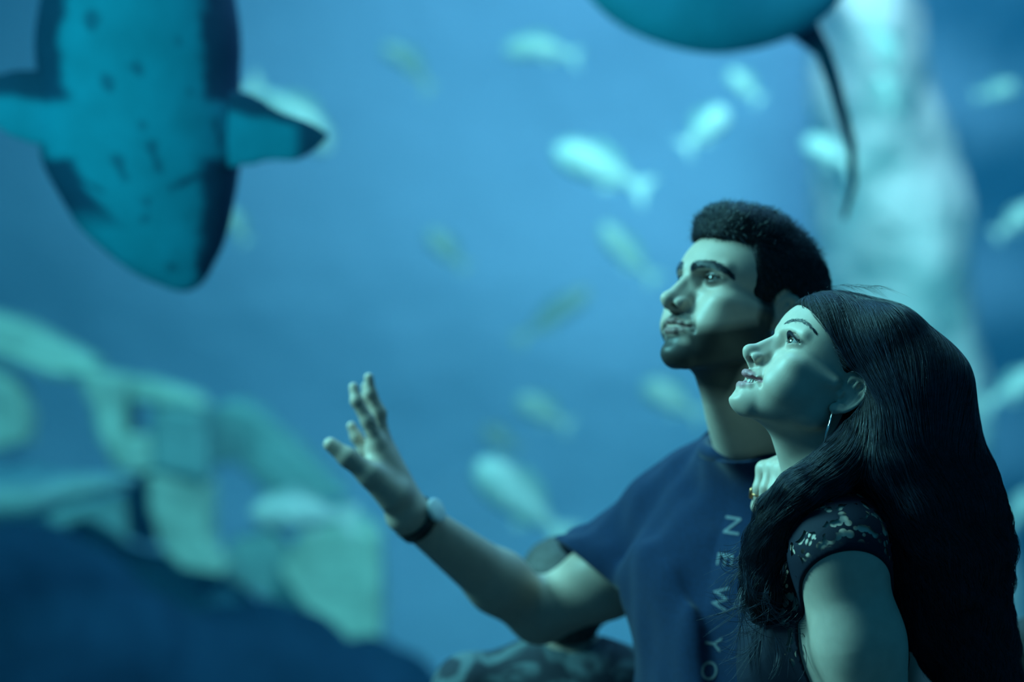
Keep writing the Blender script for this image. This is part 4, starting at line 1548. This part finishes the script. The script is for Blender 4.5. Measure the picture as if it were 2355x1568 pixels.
# second shark, side on, low at the ruin
def build_side_shark(name, label, head, tail, d, girth):
    A, B = px(*head, d), px(*tail, d)
    L = np.linalg.norm(B - A)
    ax_ = (B - A) / L
    upv = np.array([0, 0, 1.0]) - ax_ * ax_[2]; upv /= np.linalg.norm(upv)
    root = thing(name, label, 'shark', A * 0.5 + B * 0.5)
    Rm = np.array([ax_, np.cross(upv, ax_), upv])
    c0 = A * 0.5 + B * 0.5

    def loc(P):
        return ((P.astype(np.float32) - A.astype(np.float32)) @ Rm.T.astype(np.float32))

    def body(P):
        q = loc(P)
        g = girth
        pts = [(0.02 * L, 0, 0), (0.12 * L, 0, 0), (0.35 * L, 0, 0), (0.65 * L, 0, 0.01 * L), (0.97 * L, 0, 0.03 * L)]
        return chain(q, pts, [0.25 * g, 0.75 * g, g, 0.62 * g, 0.14 * g], 0.05)

    def fin(pts, rad, th):
        def f(P):
            q = loc(P)
            q = np.stack([q[:, 0], q[:, 1] / th, q[:, 2]], 1)
            return chain(q, [(a * L, 0, b * girth) for a, b in pts], [r_ * girth for r_ in rad], 0.02) * 0.4
        return f
    lo = np.minimum(A, B) - girth * 2.6; hi = np.maximum(A, B) + girth * 2.6

    def colr(V):
        z = loc(V)[:, 2] / girth + 0.25 * sines(V.astype(np.float32), 5, 12)
        f = np.clip((z - 0.0) / 0.5, 0, 1)[:, None]
        return np.array([0.42, 0.58, 0.54]) * (1 - f) + np.array([0.10, 0.20, 0.26]) * f
    V, F = mesh_sdf(body, lo, hi, 0.016)
    new_mesh('body', V, F, M['shark'], root, c0, col=colr(V))
    for nm, pts, rad, th in (('dorsal_fin', [(0.60, 0.55), (0.66, 1.0), (0.70, 1.45)], [0.55, 0.36, 0.10], 0.16),
                             ('tail_fin', [(0.95, 0.15), (1.0, 0.9), (1.06, 1.9)], [0.30, 0.34, 0.12], 0.16),
                             ('tail_fin', [(0.96, 0.15), (1.0, -0.5), (1.03, -0.95)], [0.28, 0.24, 0.10], 0.16)):
        V, F = mesh_sdf(fin(pts, rad, th), lo, hi, 0.014, levels=2)
        if len(V):
            new_mesh(nm, V, F, M['shark'], root, c0, col=np.tile(np.array([0.03, 0.07, 0.14]), (len(V), 1)))
    return root


build_side_shark('shark', 'shark with a dark dorsal fin passing in front of the stone ruin', (-420, 1165), (330, 1125), 6.6, 0.105)

# stingray overhead
RD = 4.7
rpx = RD / FPX
def rp(a, b, dy=0.0):
    q = px(a, b, RD); q[1] = RD + dy
    return q.astype(np.float32)


def ray_body(P):
    P = P.astype(np.float32)
    c = rp(1640, -120)
    ca, sa = math.cos(math.radians(32)), math.sin(math.radians(32))
    q = P - c
    # tilt the disc: its underside leans to the viewers
    y = q[:, 1] * ca - q[:, 2] * sa
    z = q[:, 1] * sa + q[:, 2] * ca
    q = np.stack([q[:, 0], y * 4.4, z], 1)
    d = ell(q, (0, 0, 0), (330 * rpx, 330 * rpx, 300 * rpx))
    d = smin(d, cap(q, (-300 * rpx, 0, 60 * rpx), (310 * rpx, 0, 60 * rpx), 90 * rpx, 80 * rpx), 0.1)
    d = smin(d, ell(q, (-10 * rpx, 0, -40 * rpx), (150 * rpx, 480 * rpx, 220 * rpx)), 0.06)
    return d * 0.24


ray_base = rp(1640, -120)
ray = thing('stingray', 'large dark stingray gliding overhead with a thin trailing tail', 'stingray', ray_base)
V, F = mesh_sdf(ray_body, (rp(1230, 0)[0], RD - 0.45, rp(0, 230)[2]), (rp(2060, 0)[0], RD + 0.45, rp(0, -520)[2]), 0.011)
cc = 0.5 + 0.5 * np.clip(sines(V.astype(np.float32), 71, 7), -1, 1)[:, None]
new_mesh('body', V, F, M['ray'], ray, ray_base, col=np.array([0.05, 0.46, 0.62]) * (1 - cc) + np.array([0.14, 0.62, 0.62]) * cc)
tp = [rp(1850, 60, 0.02), rp(1893, 118, 0.0), rp(1918, 190, 0.0), rp(1938, 265, 0.0), rp(1958, 335, 0.0), rp(1966, 420, 0.02), rp(1950, 500, 0.05)]
tt = np.linspace(0, len(tp) - 1, 40)
tpi = np.stack([np.interp(tt, range(len(tp)), [q[i] for q in tp]) for i in range(3)], 1)
Vt, Ft = tube(tpi, np.interp(tt, [0, 1, 3, 6], [0.03, 0.016, 0.012, 0.004]), 10)
new_mesh('tail', Vt, Ft, M['ray'], ray, ray_base, col=np.tile(np.array([0.05, 0.12, 0.16]), (len(Vt), 1)))


# ------------------------------------------------------------------ fish
def make_fish(label, head, tail, d, deep=0.34, bend=0.0, pale=1.0, group=None, ddepth=0.0):
    A, B = px(*head, d), px(*tail, d + ddepth)
    c0 = (A + B) / 2
    L = np.linalg.norm(B - A)
    ax_ = (B - A) / L
    upv = np.array([0, 0, 1.0]) - ax_ * ax_[2]
    upv /= np.linalg.norm(upv)
    sv = np.cross(ax_, upv)
    top = np.array([0.30, 0.42, 0.42]) * pale
    bel = np.array([0.85, 0.93, 0.88]) * pale
    root = thing('fish', label, 'fish', c0, group)
    K, S = 18, 16

    def pt(t, v, w):
        return A + ax_ * (t * L) + upv * ((v + bend * (1 - (2 * t - 1) ** 2)) * L) + sv * (w * L)
    V, F, C = [], [], []
    for i in range(K):
        t = i / (K - 1) * 0.84
        s_ = t / 0.84
        h_ = deep * 0.5 * (math.sin(math.pi * min(s_ ** 0.62, 1.0)) ** 0.8 * 0.93 + 0.07 + 0.06 * s_) * (0.25 + 0.75 * min(s_ / 0.06, 1.0))
        w_ = h_ * 0.5
        for j in range(S):
            a = 2 * math.pi * j / S
            V.append(pt(t, h_ * math.sin(a), w_ * math.cos(a)))
            k = 0.5 + 0.5 * math.sin(a)
            k = min(max((k - 0.72) / 0.2, 0), 1)
            C.append(bel * (1 - k) + top * k)
    for i in range(K - 1):
        for j in range(S):
            l_ = (j + 1) % S
            F.append((i * S + j, i * S + l_, (i + 1) * S + l_, (i + 1) * S + j))
    F.append(tuple(range(S))); F.append(tuple((K - 1) * S + j for j in reversed(range(S))))
    new_mesh('body', np.array(V), F, M['fish'], root, c0, col=np.array(C, np.float32))

    def plate(nm, outline, th=0.008, w0=0.0, splay=0.0, c=bel):
        V, F = [], []
        n_ = len(outline)
        for sgn in (-1, 1):
            for (t, v) in outline:
                V.append(pt(t, v, w0 + sgn * th * 0.5 + splay * abs(v)))
        F.append(tuple(range(n_))); F.append(tuple(n_ + k for k in reversed(range(n_))))
        for k in range(n_):
            l_ = (k + 1) % n_
            F.append((k, l_, n_ + l_, n_ + k))
        new_mesh(nm, np.array(V), F, M['fish'], root, c0, smooth=False, col=np.tile(c.astype(np.float32), (len(V), 1)))
    h = deep * 0.5
    plate('tail_fin', [(0.80, 0.03), (0.90, h * 0.6), (1.0, h * 0.95), (0.95, 0.0), (1.0, -h * 0.95), (0.90, -h * 0.6), (0.80, -0.03)])
    plate('dorsal_fin', [(0.25, h * 0.85), (0.36, h * 1.35), (0.55, h * 1.15), (0.68, h * 0.55)], c=top * 1.3)
    plate('anal_fin', [(0.52, -h * 0.75), (0.58, -h * 1.2), (0.70, -h * 0.5)])
    for sg in (-1, 1):
        plate('pectoral_fin', [(0.27, -0.02), (0.36, -h * 0.35), (0.44, -h * 0.62), (0.36, -h * 0.05)], w0=sg * h * 0.5, splay=sg * 0.35)
    for sg in (-1, 1):
        Ve, Fe = [], []
        ec = np.array([0.085, h * 0.22, sg * h * 0.26])
        for i in range(7):
            th = math.pi * i / 6
            for j in range(8):
                ph = 2 * math.pi * j / 8
                Ve.append(pt(ec[0] + 0.018 * math.sin(th) * math.cos(ph), ec[1] + 0.018 * math.sin(th) * math.sin(ph), ec[2] + 0.012 * math.cos(th)))
        for i in range(6):
            for j in range(8):
                Fe.append((i * 8 + j, i * 8 + (j + 1) % 8, (i + 1) * 8 + (j + 1) % 8, (i + 1) * 8 + j))
        new_mesh('eye', np.array(Ve), Fe, M['fish'], root, c0, col=np.full((len(Ve), 3), 0.01, np.float32))
    return root


GRP = 'silvery fish in open water'
FISH = [
    ('pale fish with an arched back swimming left of the stingray', (1160, 112), (1335, 138), 8.5, 0.30, 0.09, 0.8, None),
    ('pale fish showing behind the big shark\'s pectoral fin', (760, 345), (560, 190), 7.5, 0.34, 0.05, 0.75, None),
    ('small pale fish tucked beside the big shark\'s snout', (520, 480), (570, 560), 7.5, 0.45, 0.0, 0.6, None),
    ('faint pale fish between the big shark and the arched-back fish', (880, 105), (990, 215), 9.0, 0.30, 0.12, 0.55, GRP),
    ('big bright white fish in open water below the arched-back fish', (1275, 340), (1495, 445), 7.6, 0.34, 0.03, 1.0, GRP),
    ("slim pale fish just in front of the man's forehead", (1385, 515), (1515, 650), 8.5, 0.28, -0.03, 0.75, GRP),
    ("small dim fish in open water above the man's fingertips", (985, 530), (1075, 620), 9.0, 0.36, 0.0, 0.55, GRP),
    ("faint slender fish slanting up towards the man's nose", (1355, 665), (1180, 790), 9.5, 0.22, 0.0, 0.5, GRP),
    ("pale fish between the man's chin and his raised hand", (1190, 915), (1315, 985), 8.5, 0.40, 0.02, 0.65, GRP),
    ('small dim fish just above the big fish over the forearm', (1110, 985), (1195, 1035), 9.5, 0.42, 0.0, 0.5, GRP),
    ('highest of four pale fish beyond the rock pillar', (2340, 195), (2240, 222), 9.0, 0.36, 0.0, 0.7, GRP),
    ('second highest of four pale fish beyond the rock pillar', (2385, 470), (2285, 545), 8.5, 0.36, 0.0, 0.8, GRP),
    ('third highest of four pale fish beyond the rock pillar', (2400, 850), (2260, 935), 8.5, 0.34, 0.0, 0.9, GRP),
    ('lowest of four pale fish beyond the rock pillar', (2375, 1130), (2315, 1215), 8.5, 0.45, 0.0, 0.9, GRP),
    ('big pale fish swimming above the man\'s forearm', (1095, 1060), (1310, 1245), 7.2, 0.36, 0.0, 0.75, None),
    ('bright pale fish nosing upward below the stingray', (1670, 250), (1570, 345), 7.8, 0.44, 0.02, 1.0, None),
    ('pale fish tucked close under the stingray\'s disc', (1675, 165), (1750, 235), 8.2, 0.40, 0.03, 0.9, None),
    ('bright pale fish crossing the stingray\'s tail tip', (1850, 320), (1968, 385), 7.6, 0.40, 0.0, 0.95, None),
    ('bright fish in front of the rock pillar, level with the stingray', (2055, 150), (2000, 40), 9.0, 0.45, 0.03, 1.0, None),
    ('bright fish in front of the rock pillar, just below the stingray', (2030, 170), (2052, 255), 9.0, 0.55, 0.0, 1.0, None),
    ('pale round fish beside the back of the woman\'s hair', (2195, 700), (2200, 790), 9.0, 0.55, 0.0, 0.8, None),
    ('pale fish half hidden behind the man\'s neck', (1480, 880), (1620, 960), 8.5, 0.40, 0.0, 0.6, None),
    ('pale grey fish swimming over the right end of the stone ruin', (575, 1178), (825, 1200), 7.0, 0.36, 0.05, 0.8, None),
]
for lb, hd, tl_, dd, dp, bd, pl_, gr in FISH:
    make_fish(lb, hd, tl_, dd, dp, bd, pl_, gr, ddepth=random.uniform(-0.05, 0.05))

# ------------------------------------------------------------------ other visitors by the window
CQ = dict(jaw=0.95, chin=-3.0, chin_y=4.0, brow=6.0, fore=2.0, dimple=0.01, muz=0.0, lipy=0.5, nose=-4.0, nose_w=0.9, tip_z=2.0, mouth=0.0, lip=0.95, corner_z=-31.0,
          fold=1.0, slant=0.6, eye_up=4.6, eye_lo=3.0, ear=0.95, beard=0.0, skin=(0.42, 0.31, 0.25),
          lip_col=(0.34, 0.17, 0.16), lid_col=(0.2, 0.15, 0.12), lid=0.3, beard_col=(0, 0, 0))

pm = bpy.data.materials.new('patterned_cloth')
pm.use_nodes = True
nt = pm.node_tree
bs = nt.nodes['Principled BSDF']; bs.inputs['Roughness'].default_value = 0.85
tc = nt.nodes.new('ShaderNodeTexCoord')
vo = nt.nodes.new('ShaderNodeTexVoronoi'); vo.inputs['Scale'].default_value = 17
nz_ = nt.nodes.new('ShaderNodeTexNoise'); nz_.inputs['Scale'].default_value = 14; nz_.inputs['Detail'].default_value = 3; nz_.inputs['Distortion'].default_value = 1.5
rp_ = nt.nodes.new('ShaderNodeValToRGB')
rp_.color_ramp.elements[0].position = 0.47; rp_.color_ramp.elements[0].color = (0.010, 0.016, 0.030, 1)
rp_.color_ramp.elements[1].position = 0.62; rp_.color_ramp.elements[1].color = (0.085, 0.125, 0.145, 1)
nt.links.new(tc.outputs['Object'], nz_.inputs['Vector'])
nt.links.new(nz_.outputs['Fac'], rp_.inputs['Fac']); nt.links.new(rp_.outputs['Color'], bs.inputs['Base Color'])
M['pattern'] = pm
M['plain_shirt'] = material('grey_shirt', (0.10, 0.12, 0.13), rough=0.9, noise=(60, 0.2))


def visitor(label, O, s, yaw, top_mat, width, hairmat, name='person', neck=0.145):
    """a visitor with back or side to us: head, neck, torso, arms; O is the middle of the head"""
    R = frame(yaw, 4.0)
    U = frame(yaw)
    k = width
    T = O + np.array([0, -0.02, -neck * s]) @ U
    base = np.array([T[0], T[1], 0.0])
    root = thing(name, label, 'person', base)
    H = T[2]

    def torso(P):
        l = to_local(P, T, U)
        m = np.stack([np.abs(l[:, 0]), l[:, 1], l[:, 2]], 1)
        d = ell(m, (0, -0.005, -0.17 * k), (0.125 * k, 0.092 * k, 0.18 * k))
        d = smin(d, cap(m, (0.04, -0.01, -0.04), (0.125 * k, -0.008, -0.06), 0.042, 0.040), 0.04)
        d = smin(d, ell(m, (0, 0, -0.38 * k), (0.12 * k, 0.095 * k, 0.18 * k)), 0.06)
        return d

    def arms(P, e=0.0):
        l = to_local(P, T, U)
        m = np.stack([np.abs(l[:, 0]), l[:, 1], l[:, 2]], 1)
        return chain(m, [(0.130 * k, -0.005, -0.065), (0.160 * k, -0.01, -0.27 * k), (0.150 * k, 0.06, -0.47 * k)], [0.038 + e, 0.031 + e, 0.021 + e], 0.02)

    def hands(P):
        l = to_local(P, T, U)
        m = np.stack([np.abs(l[:, 0]), l[:, 1], l[:, 2]], 1)
        w = np.array([0.150 * k, 0.06, -0.47 * k])
        d = None
        for i, o in enumerate((-0.020, -0.007, 0.007, 0.020)):
            q = w + np.array([0, 0.02 + o, -0.065])
            c = smin(cap(m, w, q, 0.015, 0.0085), chain(m, [q, q + np.array([-0.004, 0.006, -0.03]), q + np.array([-0.012, 0.010, -0.055])], [0.0078, 0.007, 0.006], 0.004), 0.005)
            d = c if d is None else smin(d, c, 0.006)
        return smin(d, chain(m, [w, w + np.array([-0.01, 0.05, -0.035]), w + np.array([-0.015, 0.06, -0.07])], [0.013, 0.009, 0.007], 0.005), 0.008)

    def body(P):
        P = P.astype(np.float32)
        d = torso(P)
        d = smin(d, cap(P, O + np.array([0, -0.02, -0.02]) @ U, T, 0.046 * s, 0.050 * s), 0.03)
        d = smin(d, arms(P), 0.02)
        d = smin(d, hands(P), 0.01)
        nr = ((P - O.astype(np.float32)) ** 2).sum(1) < (0.18 * s) ** 2
        if nr.any():
            d[nr] = smin(d[nr], head_sdf(to_local(P[nr], O, R, s / 1000), CQ) * s / 1000, 0.012)
        return d
    lo = T - np.array([0.30, 0.30, 0.66 * k]); hi = T + np.array([0.30, 0.30, 0.36])
    V, F = mesh_sdf(body, lo, hi, 0.0055, project=0)
    new_mesh('body', V, F, M['skin'], root, base, col=head_color(to_local(V.astype(np.float32), O, R, s / 1000), CQ))
    for sd in (-1, 1):
        eyeball(root, base, O, R, s, sd, (0, 1.0, 0.1))

    def shirt(P):
        P = P.astype(np.float32)
        d = torso(P)
        sl = arms(P, 0.010)
        l = to_local(P, T, U)
        sl = np.maximum(sl, -l[:, 2] - 0.20 * k)
        d = smin(d, sl, 0.02) - 0.007 + 0.003 * sines(P, 91, 45)
        nk = np.sqrt(l[:, 0] ** 2 + l[:, 1] ** 2) - 0.062 * s
        d = np.maximum(d, -np.maximum(nk, -(l[:, 2] + 0.03)))
        return np.maximum(d, -l[:, 2] - 0.50 * k)
    V, F = mesh_sdf(shirt, lo, hi, 0.006, project=0)
    new_mesh('shirt', V, F, top_mat, root, base)

    def hair_(P):
        l = to_local(P.astype(np.float32), O, R, s / 1000)
        y, z, ax = l[:, 1], l[:, 2], np.abs(l[:, 0])
        d = ell(l, (0, -12, 50), (80, 96, 82))
        d = smin(d, ell(l, (0, -60, 10), (66, 44, 66)), 18)
        d = smax(d, np.minimum(84 - z, y - 34), 5)
        d = smax(d, np.minimum(10 - z, y + 4), 5)
        return d * s / 1000 + 0.002 * sines(P.astype(np.float32), 95, 160)
    V, F = mesh_sdf(hair_, O - 0.17, O + 0.17, 0.005)
    new_mesh('hair', V, F, hairmat, root, base)
    # trousers and shoes
    hz = H - 0.50 * k
    for sd in (-1, 1):
        hp = np.array([T[0], T[1], hz]) + np.array([sd * 0.065 * k, 0, 0]) @ U
        ft = np.array([T[0], T[1], 0.03]) + np.array([sd * 0.07 * k, -0.01, 0]) @ U
        V, F = tube([hp + np.array([0, 0, 0.06]), hp, (hp + ft) / 2, ft], [0.088 * k, 0.086 * k, 0.062 * k, 0.05 * k], 20)
        new_mesh('trouser_leg', V, F, M['denim'], root, base)
        fw = np.array([0, 1.0, 0]) @ U
        c = ft * np.array([1, 1, 0]) + np.array([0, 0, 0.034])
        V, F = tube([c - fw * 0.075, c - fw * 0.06, c, c + fw * 0.09, c + fw * 0.12], [0.016, 0.032, 0.033, 0.030, 0.014], 16)
        new_mesh('shoe', V, F, M['shoe'], root, base)
    return root


visitor('child in dark patterned top standing behind the man\'s raised arm', px(1292, 1402, 3.66), 0.86, -82, M['pattern'], 1.12, material('brown_hair', (0.06, 0.055, 0.055), rough=0.7, noise=(90, 0.4)), neck=0.06)
visitor('dark-haired visitor in a grey shirt half hidden behind the woman\'s back', px(2395, 1600, 3.45), 0.9, -100, M['plain_shirt'], 1.0, material('dark_brown_hair', (0.03, 0.03, 0.03), rough=0.7, noise=(90, 0.4)))
